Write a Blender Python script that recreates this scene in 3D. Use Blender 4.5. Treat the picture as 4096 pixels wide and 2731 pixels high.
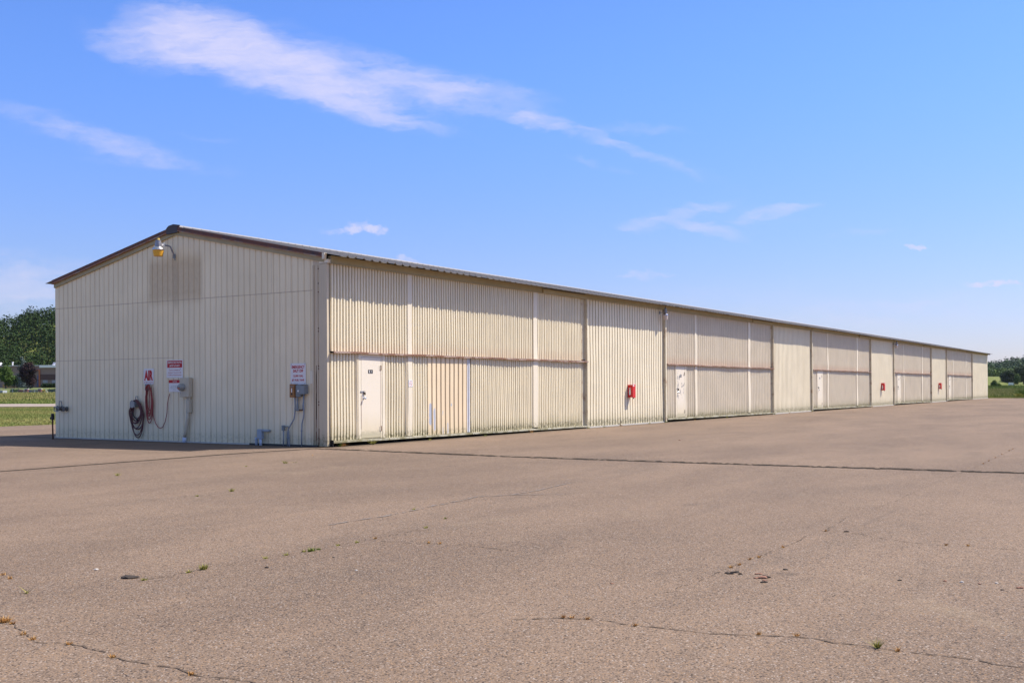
import bpy, bmesh, math, random
import numpy as np
from mathutils import Vector, Matrix
for o in list(bpy.data.objects): bpy.data.objects.remove(o)
S = bpy.context.scene
COL = S.collection
RNG = np.random.default_rng(7); random.seed(7)

# ------------------------------------------------------------------ camera
CAM = np.array([-19.28645, -17.6338, 1.43504]); YAW, PITCH, ROLL = 0.567408, 0.0080174, -0.0055599
FOC, PPY = 4229.16, 148.77            # focal length and principal point offset in units of 1/4096 of the width
def cam_axes():
    fw = np.array([math.cos(PITCH)*math.cos(YAW), math.cos(PITCH)*math.sin(YAW), math.sin(PITCH)])
    r = np.array([math.sin(YAW), -math.cos(YAW), 0.0]); u = np.cross(r, fw)
    c, s = math.cos(ROLL), math.sin(ROLL)
    return c*r+s*u, -s*r+c*u, fw
RT, UP, FW = cam_axes()
cd = bpy.data.cameras.new('camera'); cam = bpy.data.objects.new('camera', cd); COL.objects.link(cam)
M = Matrix(((RT[0], UP[0], -FW[0], CAM[0]), (RT[1], UP[1], -FW[1], CAM[1]), (RT[2], UP[2], -FW[2], CAM[2]), (0, 0, 0, 1)))
cam.matrix_world = M
cd.sensor_width = 36; cd.lens = 36*FOC/4096; cd.shift_y = PPY/4096; cd.clip_start = .1; cd.clip_end = 9000
S.camera = cam
def far_point(px, py, depth):         # a direction from the viewpoint followed for a given distance
    d = FW + (px-2048)/FOC*RT - (py-1365.5-PPY)/FOC*UP
    return CAM + depth*d

# ------------------------------------------------------------------ light
KX, KY = .57, .50                     # shadow run per metre of height
SUNV = Vector((KX, -KY, 1)).normalized()
sl = bpy.data.lights.new('sun', 'SUN'); sl.energy = 5.0; sl.angle = math.radians(.5); sl.color = (1, .925, .82)
so = bpy.data.objects.new('sun', sl); COL.objects.link(so)
so.rotation_euler = SUNV.to_track_quat('Z', 'Y').to_euler(); so.location = (0, 0, 60)
S.view_settings.view_transform = 'Standard'; S.view_settings.look = 'None'
S.view_settings.gamma = 1; S.view_settings.exposure = .5

class NT:
    def __init__(s, tree): s.t = tree; s.n = tree.nodes; s.l = tree.links
    def new(s, typ, **kw):
        n = s.n.new(typ)
        for k, v in kw.items():
            if k == 'ins':
                for i, x in v.items():
                    if isinstance(x, bpy.types.NodeSocket): s.l.new(x, n.inputs[i])
                    else: n.inputs[i].default_value = x
            else: setattr(n, k, v)
        return n
    def math(s, op, a, b=0.0, c=0.0, clamp=False):
        return s.new('ShaderNodeMath', operation=op, use_clamp=clamp, ins={0: a, 1: b, 2: c}).outputs[0]
    def vmath(s, op, a, b=(0, 0, 0), out=0):
        return s.new('ShaderNodeVectorMath', operation=op, ins={0: a, 1: b}).outputs[out]
    def mix(s, f, a, b, mode='MIX'):
        n = s.new('ShaderNodeMix', data_type='RGBA', blend_type=mode)
        for i, x in ((0, f), (6, a), (7, b)):
            if isinstance(x, bpy.types.NodeSocket): s.l.new(x, n.inputs[i])
            else: n.inputs[i].default_value = x if i == 0 else (tuple(x)+(1,))[:4]
        return n.outputs[2]
    def noise(s, vec, scale, detail=3, rough=.5, out=0, dist=0.0):
        ins = {'Scale': scale, 'Detail': detail, 'Roughness': rough, 'Distortion': dist}
        if vec is not None: ins['Vector'] = vec
        return s.new('ShaderNodeTexNoise', ins=ins).outputs[out]
    def smooth(s, x, a, b, c=0.0, d=1.0):
        return s.new('ShaderNodeMapRange', interpolation_type='SMOOTHSTEP', ins={0: x, 1: a, 2: b, 3: c, 4: d}).outputs[0]
    def scalev(s, vec, sc, rot=(0, 0, 0)):
        return s.new('ShaderNodeMapping', ins={'Vector': vec, 'Scale': sc, 'Rotation': rot}).outputs[0]

W = bpy.data.worlds.new('World'); S.world = W; W.use_nodes = True
w = NT(W.node_tree); w.n.clear()
sky = w.new('ShaderNodeTexSky', sky_type='NISHITA')
sky.sun_disc = False; sky.sun_elevation = math.asin(SUNV.z); sky.sun_rotation = math.atan2(SUNV.x, SUNV.y)
sky.altitude = 250; sky.air_density = 1.0; sky.dust_density = .5; sky.ozone_density = 1.0
tc = w.new('ShaderNodeTexCoord')
D = tc.outputs['Generated']
df = w.math('MAXIMUM', w.vmath('DOT_PRODUCT', D, tuple(FW), 1), .05)
gx = w.math('DIVIDE', w.vmath('DOT_PRODUCT', D, tuple(RT), 1), df)
gy = w.math('DIVIDE', w.vmath('DOT_PRODUCT', D, tuple(UP), 1), df)
# direction of each cloud measured in thousandths of the focal length scale (x to the right, y up)
pv = w.new('ShaderNodeCombineXYZ', ins={0: w.math('MULTIPLY_ADD', gx, FOC/1000, 2.048), 1: w.math('MULTIPLY_ADD', gy, FOC/1000, -(1.3655+PPY/1000)), 2: 0.0}).outputs[0]
def warp(vec, sc, amt, stretch=(1, 1, 1), rot=(0, 0, 0), det=4):
    n = w.noise(w.scalev(vec, stretch, rot), sc, det, .6, 1)
    return w.vmath('ADD', vec, w.new('ShaderNodeVectorMath', operation='SCALE', ins={0: w.vmath('SUBTRACT', n, (.5, .5, .5)), 'Scale': amt}).outputs[0])
pw = warp(pv, 1.6, .10, (1, 2.0, 1), (0, 0, .3), 3)
pw = warp(pw, 7, .075, (1, 2.6, 1), (0, 0, .3), 6)
pcu = warp(pv, 18, .07, (1, 1.4, 1), (0, 0, 0), 6)
def blob(cx, cy, rx, ry, ang, k, src):
    m = w.new('ShaderNodeMapping', vector_type='TEXTURE', ins={'Vector': src, 'Location': (cx/1000, -cy/1000, 0), 'Rotation': (0, 0, -math.radians(ang)), 'Scale': (rx/1000, ry/1000, 1)})
    flat = w.vmath('MULTIPLY', m.outputs[0], (1, 1, 0))
    g = w.new('ShaderNodeTexGradient', gradient_type='SPHERICAL', ins={0: flat}).outputs[1]
    return w.math('MULTIPLY', w.math('SMOOTH_MIN', g, .55, .3), k)
CIRRUS = [(790, 140, 370, 165, 14, 1.25), (660, 190, 330, 120, 6, .85), (480, 175, 220, 80, 22, .45), (970, 225, 480, 155, 20, 1.25), (1240, 325, 500, 130, 19, 1.15), (1420, 395, 460, 90, 17, .85), (1300, 290, 800, 170, 16, .30),
          (1150, 160, 420, 90, 16, .20), (1500, 300, 560, 120, 13, .55), (1780, 345, 560, 100, 11, .52), (1600, 475, 380, 36, 13, .40), (1950, 400, 420, 75, 14, .28), (1880, 335, 260, 26, -4, .25), (2150, 485, 170, 42, 8, .9), (2110, 470, 80, 34, -10, .5),
          (2330, 535, 300, 36, 17, .6), (2560, 610, 300, 26, 25, .34), (2500, 520, 300, 22, 3, .34), (2400, 660, 200, 16, 17, .34), (2050, 360, 260, 40, 10, .25), (2750, 690, 360, 40, 18, .14),
          (460, 570, 380, 60, 14, .62), (300, 540, 340, 50, 10, .32), (620, 640, 380, 42, 8, .52), (130, 460, 400, 46, 13, .36), (820, 555, 150, 16, 8, .22), (430, 645, 190, 14, 6, .30),
          (2730, 870, 300, 34, -13, .8), (2560, 925, 120, 38, 5, .55), (2830, 935, 210, 28, 8, .8), (3110, 860, 220, 32, -12, .9), (2950, 890, 440, 70, -3, .24), (3420, 938, 190, 18, -6, .52),
          (60, 1060, 420, 60, 2, .6), (30, 1150, 420, 95, 0, .85), (0, 1200, 500, 110, 0, .35), (3200, 1300, 1500, 150, 0, .24), (3700, 1230, 900, 90, -6, .26), (2700, 1180, 900, 90, -3, .16)]
CUMULUS = [(1350, 925, 100, 20, -4, 1.1), (1450, 908, 75, 32, 2, 1.6), (1515, 918, 62, 24, 2, 1.4), (1620, 1042, 80, 22, 5, 1.4), (3665, 984, 52, 16, 6, 2.0), (3930, 1137, 100, 11, 0, 1.6), (4030, 1132, 80, 15, 0, 1.7),
           (2590, 1098, 130, 22, 0, 1.0), (2490, 1106, 60, 10, 0, .4), (2700, 1101, 60, 8, 0, .35)]
def total(lst, src):
    acc = None
    for b in lst:
        g = blob(*b, src)
        acc = g if acc is None else w.math('ADD', acc, g)
    return acc
fib = w.noise(w.scalev(pw, (.8, 7, 1), (0, 0, .28)), 1.8, 9, .62)
fib2 = w.noise(w.scalev(pw, (1, 3.0, 1), (0, 0, .9)), 5, 9, .66)
ci = total(CIRRUS, pw)
tex = w.math('ADD', w.math('MULTIPLY', w.smooth(fib, .28, .72), .62), w.math('MULTIPLY', w.smooth(fib2, .32, .68), .62))
ci = w.math('MULTIPLY', ci, w.math('ADD', tex, w.math('MULTIPLY', w.smooth(ci, .5, 1.6), .35)))
ci = w.math('SUBTRACT', 1.0, w.math('EXPONENT', w.math('MULTIPLY', ci, -1.15)))
ci = w.math('MULTIPLY', ci, w.smooth(ci, -.08, .24))
fib3 = w.noise(w.scalev(pw, (1.2, 8, 1), (0, 0, .33)), 4.5, 9, .7)
ci = w.math('MULTIPLY', ci, w.math('MULTIPLY_ADD', w.smooth(fib3, .2, .8), .32, .70))
cu = w.math('MULTIPLY', w.smooth(w.math('MULTIPLY', total(CUMULUS, pcu), w.math('MULTIPLY_ADD', w.noise(pcu, 16, 7, .7), 2.4, -.35)), .08, 1.15), .72)
al = w.math('MINIMUM', w.math('ADD', ci, cu), .84)
sep = w.new('ShaderNodeSeparateXYZ', ins={0: D}).outputs[2]
# hue of the clear sky: the lower part of the physical sky is shifted toward periwinkle blue
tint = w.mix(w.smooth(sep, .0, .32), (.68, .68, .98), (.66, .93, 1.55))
tint = w.mix(w.smooth(sep, .42, .75), tint, (2.15, 1.66, 1.15))  # unseen upper sky warmed and brightened, added as fill light for shaded walls
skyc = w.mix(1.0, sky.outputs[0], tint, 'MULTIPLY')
cloudc = w.mix(w.smooth(sep, .0, .4), (5.3, 5.2, 6.6), (5.3, 5.2, 7.1))
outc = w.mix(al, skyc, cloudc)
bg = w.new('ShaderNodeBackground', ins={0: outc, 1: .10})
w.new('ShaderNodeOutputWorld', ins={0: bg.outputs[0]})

# ------------------------------------------------------------------ helpers
class MB:
    def __init__(s): s.v = []; s.f = []; s.m = []; s.g = []
    def add(s, vs, fs, m=0, g=None):
        b = len(s.v); s.v += [tuple(map(float, q)) for q in vs]; s.f += [tuple(b+i for i in f) for f in fs]; s.m += [m]*len(fs)
        s.g += list(g) if g is not None else [0.0]*len(vs)
        return s
    def box(s, x0, x1, y0, y1, z0, z1, m=0):
        v = [(x, y, z) for z in (z0, z1) for y in (y0, y1) for x in (x0, x1)]
        return s.add(v, [(0, 2, 3, 1), (4, 5, 7, 6), (0, 1, 5, 4), (2, 6, 7, 3), (0, 4, 6, 2), (1, 3, 7, 5)], m)
    def bbox(s, x0, x1, y0, y1, z0, z1, b=.01, m=0):      # box with chamfered edges
        bm = bmesh.new(); bmesh.ops.create_cube(bm, size=1)
        for q in bm.verts: q.co = ((x0+x1)/2+q.co.x*(x1-x0), (y0+y1)/2+q.co.y*(y1-y0), (z0+z1)/2+q.co.z*(z1-z0))
        bmesh.ops.bevel(bm, geom=bm.edges[:], offset=b, segments=2, affect='EDGES', profile=.6)
        bm.verts.index_update(); s.add([q.co for q in bm.verts], [[q.index for q in f.verts] for f in bm.faces], m); bm.free(); return s
    def hexa(s, p, m=0):                                  # 8 points: bottom ring then top ring
        return s.add(p, [(3, 2, 1, 0), (4, 5, 6, 7), (0, 1, 5, 4), (1, 2, 6, 5), (2, 3, 7, 6), (3, 0, 4, 7)], m)
    def tube(s, pts, r, n=8, m=0, caps=True):
        pts = [Vector(p) for p in pts]; rs = r if isinstance(r, (list, tuple)) else [r]*len(pts)
        vs = []; nrm = None
        for i, p in enumerate(pts):
            t = (pts[min(i+1, len(pts)-1)]-pts[max(i-1, 0)]).normalized()
            if nrm is None: nrm = t.orthogonal().normalized()
            nrm = (nrm-t*nrm.dot(t)).normalized(); bn = t.cross(nrm)
            vs += [p+(nrm*math.cos(a)+bn*math.sin(a))*rs[i] for a in [2*math.pi*k/n for k in range(n)]]
        fs = [(i*n+k, i*n+(k+1) % n, (i+1)*n+(k+1) % n, (i+1)*n+k) for i in range(len(pts)-1) for k in range(n)]
        if caps: fs += [tuple(range(n))[::-1], tuple((len(pts)-1)*n+k for k in range(n))]
        return s.add(vs, fs, m)
    def lathe(s, c, prof, n=20, m=0, axis='z'):
        vs = []
        for r, h in prof:
            for k in range(n):
                a = 2*math.pi*k/n; q = (r*math.cos(a), r*math.sin(a), h)
                if axis == 'x': q = (h, q[0], q[1])
                if axis == 'y': q = (q[0], h, q[1])
                vs.append((c[0]+q[0], c[1]+q[1], c[2]+q[2]))
        fs = [(i*n+k, i*n+(k+1) % n, (i+1)*n+(k+1) % n, (i+1)*n+k) for i in range(len(prof)-1) for k in range(n)]
        fs += [tuple(range(n))[::-1], tuple((len(prof)-1)*n+k for k in range(n))]
        return s.add(vs, fs, m)
    def build(s, name, mats, parent=None, smooth=False, recalc=True):
        me = bpy.data.meshes.new(name); me.from_pydata(s.v, [], s.f)
        if not isinstance(mats, (list, tuple)): mats = [mats]
        for mt in mats: me.materials.append(mt)
        if len(mats) > 1: me.polygons.foreach_set('material_index', s.m)
        if any(s.g):
            a = me.attributes.new('groove', 'FLOAT', 'POINT'); a.data.foreach_set('value', s.g)
        if recalc:
            bm = bmesh.new(); bm.from_mesh(me); bmesh.ops.recalc_face_normals(bm, faces=bm.faces); bm.to_mesh(me); bm.free()
        if smooth: me.shade_smooth()
        me.update(); o = bpy.data.objects.new(name, me); COL.objects.link(o)
        if parent is not None:
            o.parent = parent
            o.matrix_parent_inverse = parent_inv(parent)
        return o
def parent_inv(p):
    m = Matrix.Identity(4); q = p
    while q is not None: m = q.matrix_parent_inverse @ Matrix.Translation(q.location) @ m; q = q.parent
    return m.inverted()
def tag(o, label=None, cat=None, group=None, kind=None):
    if label: o['label'] = label
    if cat: o['category'] = cat
    if group: o['group'] = group
    if kind: o['kind'] = kind
    return o
def thing(name, label, cat, loc=(0, 0, 0), group=None):
    o = bpy.data.objects.new(name, None); COL.objects.link(o); o.location = loc; o.empty_display_size = .2
    return tag(o, label, cat, group)
def fast_mesh(name, V, F, mat, attrs=None, parent=None):
    me = bpy.data.meshes.new(name); V = np.asarray(V, np.float32); F = np.asarray(F, np.int32); k = F.shape[1]
    me.vertices.add(len(V)); me.vertices.foreach_set('co', V.ravel())
    me.loops.add(F.size); me.loops.foreach_set('vertex_index', F.ravel())
    me.polygons.add(len(F)); me.polygons.foreach_set('loop_start', np.arange(0, F.size, k, dtype=np.int32)); me.polygons.foreach_set('loop_total', np.full(len(F), k, np.int32))
    me.update(calc_edges=True); me.materials.append(mat)
    for nm, a in (attrs or {}).items():
        at = me.attributes.new(nm, 'FLOAT', 'POINT'); at.data.foreach_set('value', np.asarray(a, np.float32))
    o = bpy.data.objects.new(name, me); COL.objects.link(o)
    if parent is not None: o.parent = parent; o.matrix_parent_inverse = parent_inv(parent)
    return o

# ------------------------------------------------------------------ materials
def mat(name, col=(.5, .5, .5), rough=.6, metal=0.0, fn=None, spec=.4):
    m = bpy.data.materials.new(name); m.use_nodes = True; t = NT(m.node_tree); b = t.n['Principled BSDF']
    b.inputs['Base Color'].default_value = (*col, 1); b.inputs['Roughness'].default_value = rough; b.inputs['Metallic'].default_value = metal
    b.inputs['Specular IOR Level'].default_value = spec
    if fn: fn(t, b)
    return m
def setc(t, b, c): t.l.new(c, b.inputs['Base Color'])
def bump(t, b, h, dist=.01, st=.5):
    n = t.new('ShaderNodeBump', ins={'Strength': st, 'Distance': dist, 'Height': h}); t.l.new(n.outputs[0], b.inputs['Normal'])
def simple(name, col, rough=.6, metal=0.0, var=.12, scale=6, spec=.4):
    def f(t, b):
        P = t.new('ShaderNodeTexCoord').outputs['Object']
        n = t.noise(P, scale, 5, .6)
        setc(t, b, t.mix(n, tuple(c*(1-var) for c in col), tuple(min(1, c*(1+var)) for c in col)))
    return mat(name, col, rough, metal, f, spec)

CREAM = (.77, .69, .54)
def wall_mat(name, base=CREAM, dirt=.5, moss=1.0, streak=.35, extra=None, top_rust=0.0, groove_k=.55, gc=(.30, .25, .165)):
    def f(t, b):
        P = t.new('ShaderNodeNewGeometry').outputs['Position']
        z = t.new('ShaderNodeSeparateXYZ', ins={0: P}).outputs[2]
        g = t.new('ShaderNodeAttribute', attribute_name='groove').outputs['Fac']
        n1 = t.noise(t.scalev(P, (1, 1, .12)), 5, 5, .6)
        n2 = t.noise(t.scalev(P, (1, 1, .05)), 26, 4, .6)
        n3 = t.noise(P, 1.1, 3, .5)
        n4 = t.noise(P, 14, 6, .7)
        c = t.mix(t.smooth(n3, .3, .7), tuple(q*.96 for q in base), tuple(min(1, q*1.03) for q in base))
        sx = t.new('ShaderNodeSeparateXYZ', ins={0: P}); sh = t.math('FLOOR', t.math('DIVIDE', t.math('ADD', sx.outputs[0], sx.outputs[1]), .88))
        wn = t.new('ShaderNodeTexWhiteNoise', noise_dimensions='1D', ins={'W': sh}).outputs[0]      # each sheet has faded a little differently
        c = t.mix(t.math('MULTIPLY', wn, .16), c, tuple(q*f for q, f in zip(base, (.80, .77, .70))))
        run = t.math('MULTIPLY', t.smooth(t.noise(t.scalev(P, (1, 1, .02)), 7, 3, .5), .66, .76), t.smooth(n1, .3, .6))
        c = t.mix(t.math('MULTIPLY', run, .35), c, (.42, .30, .19))
        # run-off staining, strongest down in the pans of the sheets
        st = t.math('MULTIPLY', t.smooth(n2, .45, .75), streak)
        c = t.mix(st, c, (.50, .44, .33))
        gv = t.math('MULTIPLY', g, t.math('MULTIPLY_ADD', t.smooth(n1, .2, .8), .4, groove_k))
        c = t.mix(t.math('MULTIPLY', gv, dirt*1.3, clamp=True), c, gc)
        # green and black growth low down
        hh = t.math('ADD', z, t.math('MULTIPLY', t.math('SUBTRACT', n1, .5), -.55))
        lo = t.smooth(hh, .62, .05)
        lo = t.math('MULTIPLY', lo, t.math('MULTIPLY_ADD', g, .55, .38))
        c = t.mix(t.math('MULTIPLY', lo, moss, clamp=True), c, (.40, .36, .20))
        bl = t.math('MULTIPLY', t.smooth(t.math('ADD', z, t.math('MULTIPLY', n4, -.35)), .16, -.03), t.smooth(n4, .35, .65))
        c = t.mix(t.math('MULTIPLY', bl, .8*moss, clamp=True), c, (.15, .135, .075))
        if top_rust:
            r = t.math('MULTIPLY', t.smooth(t.math('MULTIPLY_ADD', n2, -.25, z), 2.62, 2.25), t.smooth(z, 2.33, 2.36))
            c = t.mix(t.math('MULTIPLY', r, top_rust), c, (.56, .36, .24))
        if extra: c = extra(t, P, z, c, g)
        setc(t, b, c)
        bump(t, b, t.noise(t.scalev(P, (1, 1, .4)), 2.2, 3, .5), .012, .45)
    return mat(name, base, .48, 0, f, .35)
def line_mask(t, v, c, hw):           # 1 inside a thin band about v = c
    return t.smooth(t.math('ABSOLUTE', t.math('SUBTRACT', v, c)), hw, hw*.35)
def rng_mask(t, v, a, b, s=.01):
    return t.math('MULTIPLY', t.smooth(v, a-s, a+s), t.smooth(v, b+s, b-s))
def gable_extra(t, P, z, c, g):
    sp = t.new('ShaderNodeSeparateXYZ', ins={0: P}); y = sp.outputs[1]
    n = t.noise(P, 9, 5, .65)
    # pale brown rectangle left by a sign that once hung here, and the streak under the lamp
    r = t.math('MULTIPLY', rng_mask(t, y, 4.42, 6.56, .10), rng_mask(t, z, 3.82, 4.98, .22))
    c = t.mix(t.math('MULTIPLY', r, t.math('MULTIPLY_ADD', n, .5, .32)), c, (.50, .37, .22))
    s = t.math('MULTIPLY', t.smooth(t.math('ABSOLUTE', t.math('SUBTRACT', y, t.math('MULTIPLY_ADD', n, .1, 5.42))), .16, .02), rng_mask(t, z, 3.6, 5.0, .25))
    c = t.mix(t.math('MULTIPLY', s, .30), c, (.34, .27, .18))
    # grime gathered along the sheet laps
    gr = t.math('MULTIPLY_ADD', n, .5, .25)
    dark = (.47, .36, .25)
    m1 = t.math('MULTIPLY', line_mask(t, z, 3.842, .016), t.math('MULTIPLY', t.smooth(y, .42, .46), 1.0))
    m2 = t.math('MULTIPLY', line_mask(t, z, 2.286, .014), t.smooth(y, 5.55, 5.59))
    m3 = t.math('MULTIPLY', line_mask(t, y, 5.578, .012), rng_mask(t, z, 2.29, 5.7))
    m4 = t.math('MULTIPLY', t.math('MAXIMUM', line_mask(t, y, 1.2, .010), line_mask(t, y, 1.861, .008)), t.smooth(z, 3.83, 3.85))
    m5 = t.math('MAXIMUM', line_mask(t, y, .62, .008), line_mask(t, y, 2.50, .008))
    m5 = t.math('MULTIPLY', m5, t.smooth(z, 3.8, 3.7, 0, .5))
    for mm in (m1, m2, m3, m4, m5): c = t.mix(t.math('MULTIPLY', mm, t.math('MULTIPLY_ADD', n, .9, .15), clamp=True), c, dark)
    return c
def peel_extra(t, P, z, c, g):
    x = t.new('ShaderNodeSeparateXYZ', ins={0: P}).outputs[0]
    n = t.noise(t.scalev(P, (1, 1, .35)), 22, 6, .7)
    out = None
    for xc, hw, z0, z1 in ((4.075, .07, .38, 1.02), (4.27, .06, .22, .88), (4.66, .02, .62, .84), (5.07, .045, .86, 1.0), (4.9, .03, .1, .45), (4.66, .02, .1, .35)):
        m = t.math('MULTIPLY', t.smooth(t.math('ABSOLUTE', t.math('SUBTRACT', x, xc)), hw*1.5, hw*.3), rng_mask(t, z, z0, z1, .12))
        out = m if out is None else t.math('MAXIMUM', out, m)
    pk = t.smooth(t.math('ADD', out, t.math('MULTIPLY', t.math('SUBTRACT', n, .5), 1.9)), .62, .68)
    return t.mix(t.math('MULTIPLY', pk, t.smooth(out, .02, .2)), c, (.42, .45, .52))
M_wall = wall_mat('painted_wall_sheet', base=(.81, .72, .535), gc=(.34, .29, .19), dirt=.62)
M_gable = wall_mat('painted_gable_sheet', base=(.90, .775, .55), groove_k=.45, gc=(.52, .44, .31), dirt=.5, extra=gable_extra, moss=.3, streak=.22)
M_door = wall_mat('painted_door_sheet', base=(.81, .72, .53), gc=(.36, .30, .20), dirt=.5, top_rust=.22, moss=1.2)
M_door2 = wall_mat('older_door_sheet', base=(.72, .635, .50), gc=(.30, .25, .17), dirt=.62, top_rust=.32, moss=1.3, streak=.5)
M_tan = wall_mat('tan_replacement_sheet', base=(.80, .645, .44), dirt=.55, extra=peel_extra, moss=.8, streak=.1)
M_flat = wall_mat('painted_flat_strip', base=(.79, .71, .565), dirt=.3, moss=.9, streak=.2)
M_trimw = simple('bare_white_edge', (.68, .68, .70), .4)
M_soff = simple('olive_fascia', (.40, .335, .20), .6, var=.2, scale=3)
M_under = simple('roof_underside', (.36, .31, .22), .7)
def rust_fn(base, rust, amt, lip=None, low=None):
    def f(t, b):
        P = t.new('ShaderNodeNewGeometry').outputs['Position']
        n = t.noise(t.scalev(P, (1, 1, 1)), 3.1, 6, .65); n2 = t.noise(P, 17, 5, .6)
        k = t.smooth(t.math('MULTIPLY_ADD', n2, .35, n), .83-amt*.5, 1.0-amt*.35)
        c = t.mix(n2, tuple(q*.8 for q in base), tuple(min(1, q*1.15) for q in base))
        setc(t, b, t.mix(k, c, t.mix(n2, tuple(q*.6 for q in rust), rust)))
    return f
M_rake = mat('rusted_rake_trim', rough=.55, fn=rust_fn((.060, .036, .036), (.17, .055, .03), .75))
M_lip = mat('rake_lip', rough=.55, fn=rust_fn((.38, .30, .24), (.36, .15, .07), .75))
M_rail = mat('weathered_pink_rail', rough=.6, fn=rust_fn((.40, .30, .25), (.28, .14, .085), .65))
M_brail = mat('mossy_bottom_rail', rough=.6, fn=rust_fn((.50, .47, .36), (.30, .27, .15), .55))
M_post = mat('rust_streaked_post', rough=.6, fn=rust_fn((.64, .57, .42), (.46, .31, .19), .30))
M_col = wall_mat('column_sheet', base=(.63, .53, .385), dirt=.3, moss=.9, streak=.6)
M_rust = mat('rust', rough=.8, fn=rust_fn((.28, .11, .05), (.16, .06, .03), .9))
M_dark = simple('black_gap', (.012, .012, .012), .9)
M_conc = simple('pale_concrete', (.48, .46, .43), .85, var=.25, scale=8)
M_tar = simple('roofing_tar', (.03, .03, .034), .5, var=.4, scale=20)
def roof_fn(t, b):
    P = t.new('ShaderNodeNewGeometry').outputs['Position']
    n = t.noise(t.scalev(P, (1, .3, .3)), 1.3, 4, .6); n2 = t.noise(P, 14, 5, .6)
    x = t.new('ShaderNodeSeparateXYZ', ins={0: P}).outputs[0]
    c = t.mix(n, (.135, .13, .14), (.185, .175, .185)); c = t.mix(t.math('MULTIPLY', t.smooth(n2, .5, .8), .3), c, (.27, .26, .265))
    q = t.math('ABSOLUTE', t.math('SUBTRACT', t.math('FRACT', t.math('MULTIPLY', x, 1/7.62)), .5))
    c = t.mix(t.smooth(q, .004, .001), c, (.05, .045, .045))
    setc(t, b, c)
M_roof = mat('galvanised_roof', rough=.6, fn=roof_fn, spec=.35)
M_cap = simple('pale_ridge_cap', (.32, .30, .29), .5)
M_screw = simple('screw_head', (.05, .05, .06), .5)
M_edge = simple('bright_sheet_edge', (.50, .47, .42), .5)
M_edoor = None
def edoor_fn(flakes):
    def f(t, b):
        P = t.new('ShaderNodeNewGeometry').outputs['Position']; z = t.new('ShaderNodeSeparateXYZ', ins={0: P}).outputs[2]
        n = t.noise(t.scalev(P, (1, 1, .3)), 6, 5, .6); n2 = t.noise(P, 15, 6, .7)
        c = t.mix(t.noise(P, 2, 3), (.74, .665, .545), (.77, .69, .57))
        c = t.mix(t.smooth(t.math('MULTIPLY_ADD', n, -.4, z), .75, .0, 0, .55), c, (.62, .52, .32))
        c = t.mix(t.math('MULTIPLY', t.smooth(t.math('MULTIPLY_ADD', n2, -.30, z), .24, .10), .5), c, (.25, .25, .16))
        if flakes:
            q = t.smooth(t.noise(t.scalev(P, (1, 1, .55), (0, .5, 0)), 8, 6, .6), .56, .60)
            c = t.mix(t.math('MULTIPLY', t.math('MULTIPLY', q, rng_mask(t, z, .95, 2.1, .15)), .85), c, (.16, .16, .18))
        setc(t, b, c)
    return f
M_edoor = mat('painted_entry_door', rough=.4, fn=edoor_fn(False))
M_edoorf = mat('flaking_entry_door', rough=.45, fn=edoor_fn(True))
M_metal = simple('dull_steel', (.42, .42, .44), .35, .8)
M_brass = simple('dark_brass', (.10, .075, .05), .45, .5)
M_black = simple('black_paint', (.015, .015, .02), .5)
M_white = simple('white_enamel', (.78, .74, .74), .35, var=.05)
M_whitebright = simple('white_paint', (.80, .79, .78), .4, var=.04)
M_red = simple('red_print', (.48, .008, .015), .5, var=.08)
M_redbox = simple('red_cabinet_enamel', (.58, .018, .022), .35, var=.08)
M_grey = simple('grey_conduit', (.25, .28, .33), .5, var=.15)
M_greybox = simple('grey_enclosure', (.22, .25, .27), .45, var=.12)
M_greybox2 = simple('pale_grey_pvc', (.34, .39, .46), .5, var=.1)
M_pvc = simple('white_pvc', (.55, .60, .72), .5)
M_rustbox = mat('rusty_switch_box', rough=.6, fn=rust_fn((.30, .13, .05), (.40, .19, .06), 1.0))
M_beige = simple('beige_enclosure', (.55, .48, .36), .5, var=.08)
M_glassy = simple('meter_glass', (.30, .30, .28), .12, var=.2)
M_hose = simple('red_rubber_hose', (.12, .045, .045), .6, var=.25)
M_hose2 = simple('bright_red_hose', (.33, .07, .06), .6, var=.2)
M_amber = simple('amber_lens', (.75, .38, .04), .3, var=.12, spec=.5)
M_lens = simple('milky_lens', (.62, .52, .46), .3)
M_alu = simple('spun_aluminium', (.62, .62, .66), .25, .9)
M_can = simple('grey_ballast_can', (.28, .28, .32), .4, .3)
M_yel = simple('yellow_photocell', (.70, .50, .12), .5)
M_blue = simple('blue_photocell', (.05, .10, .16), .5)

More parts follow.
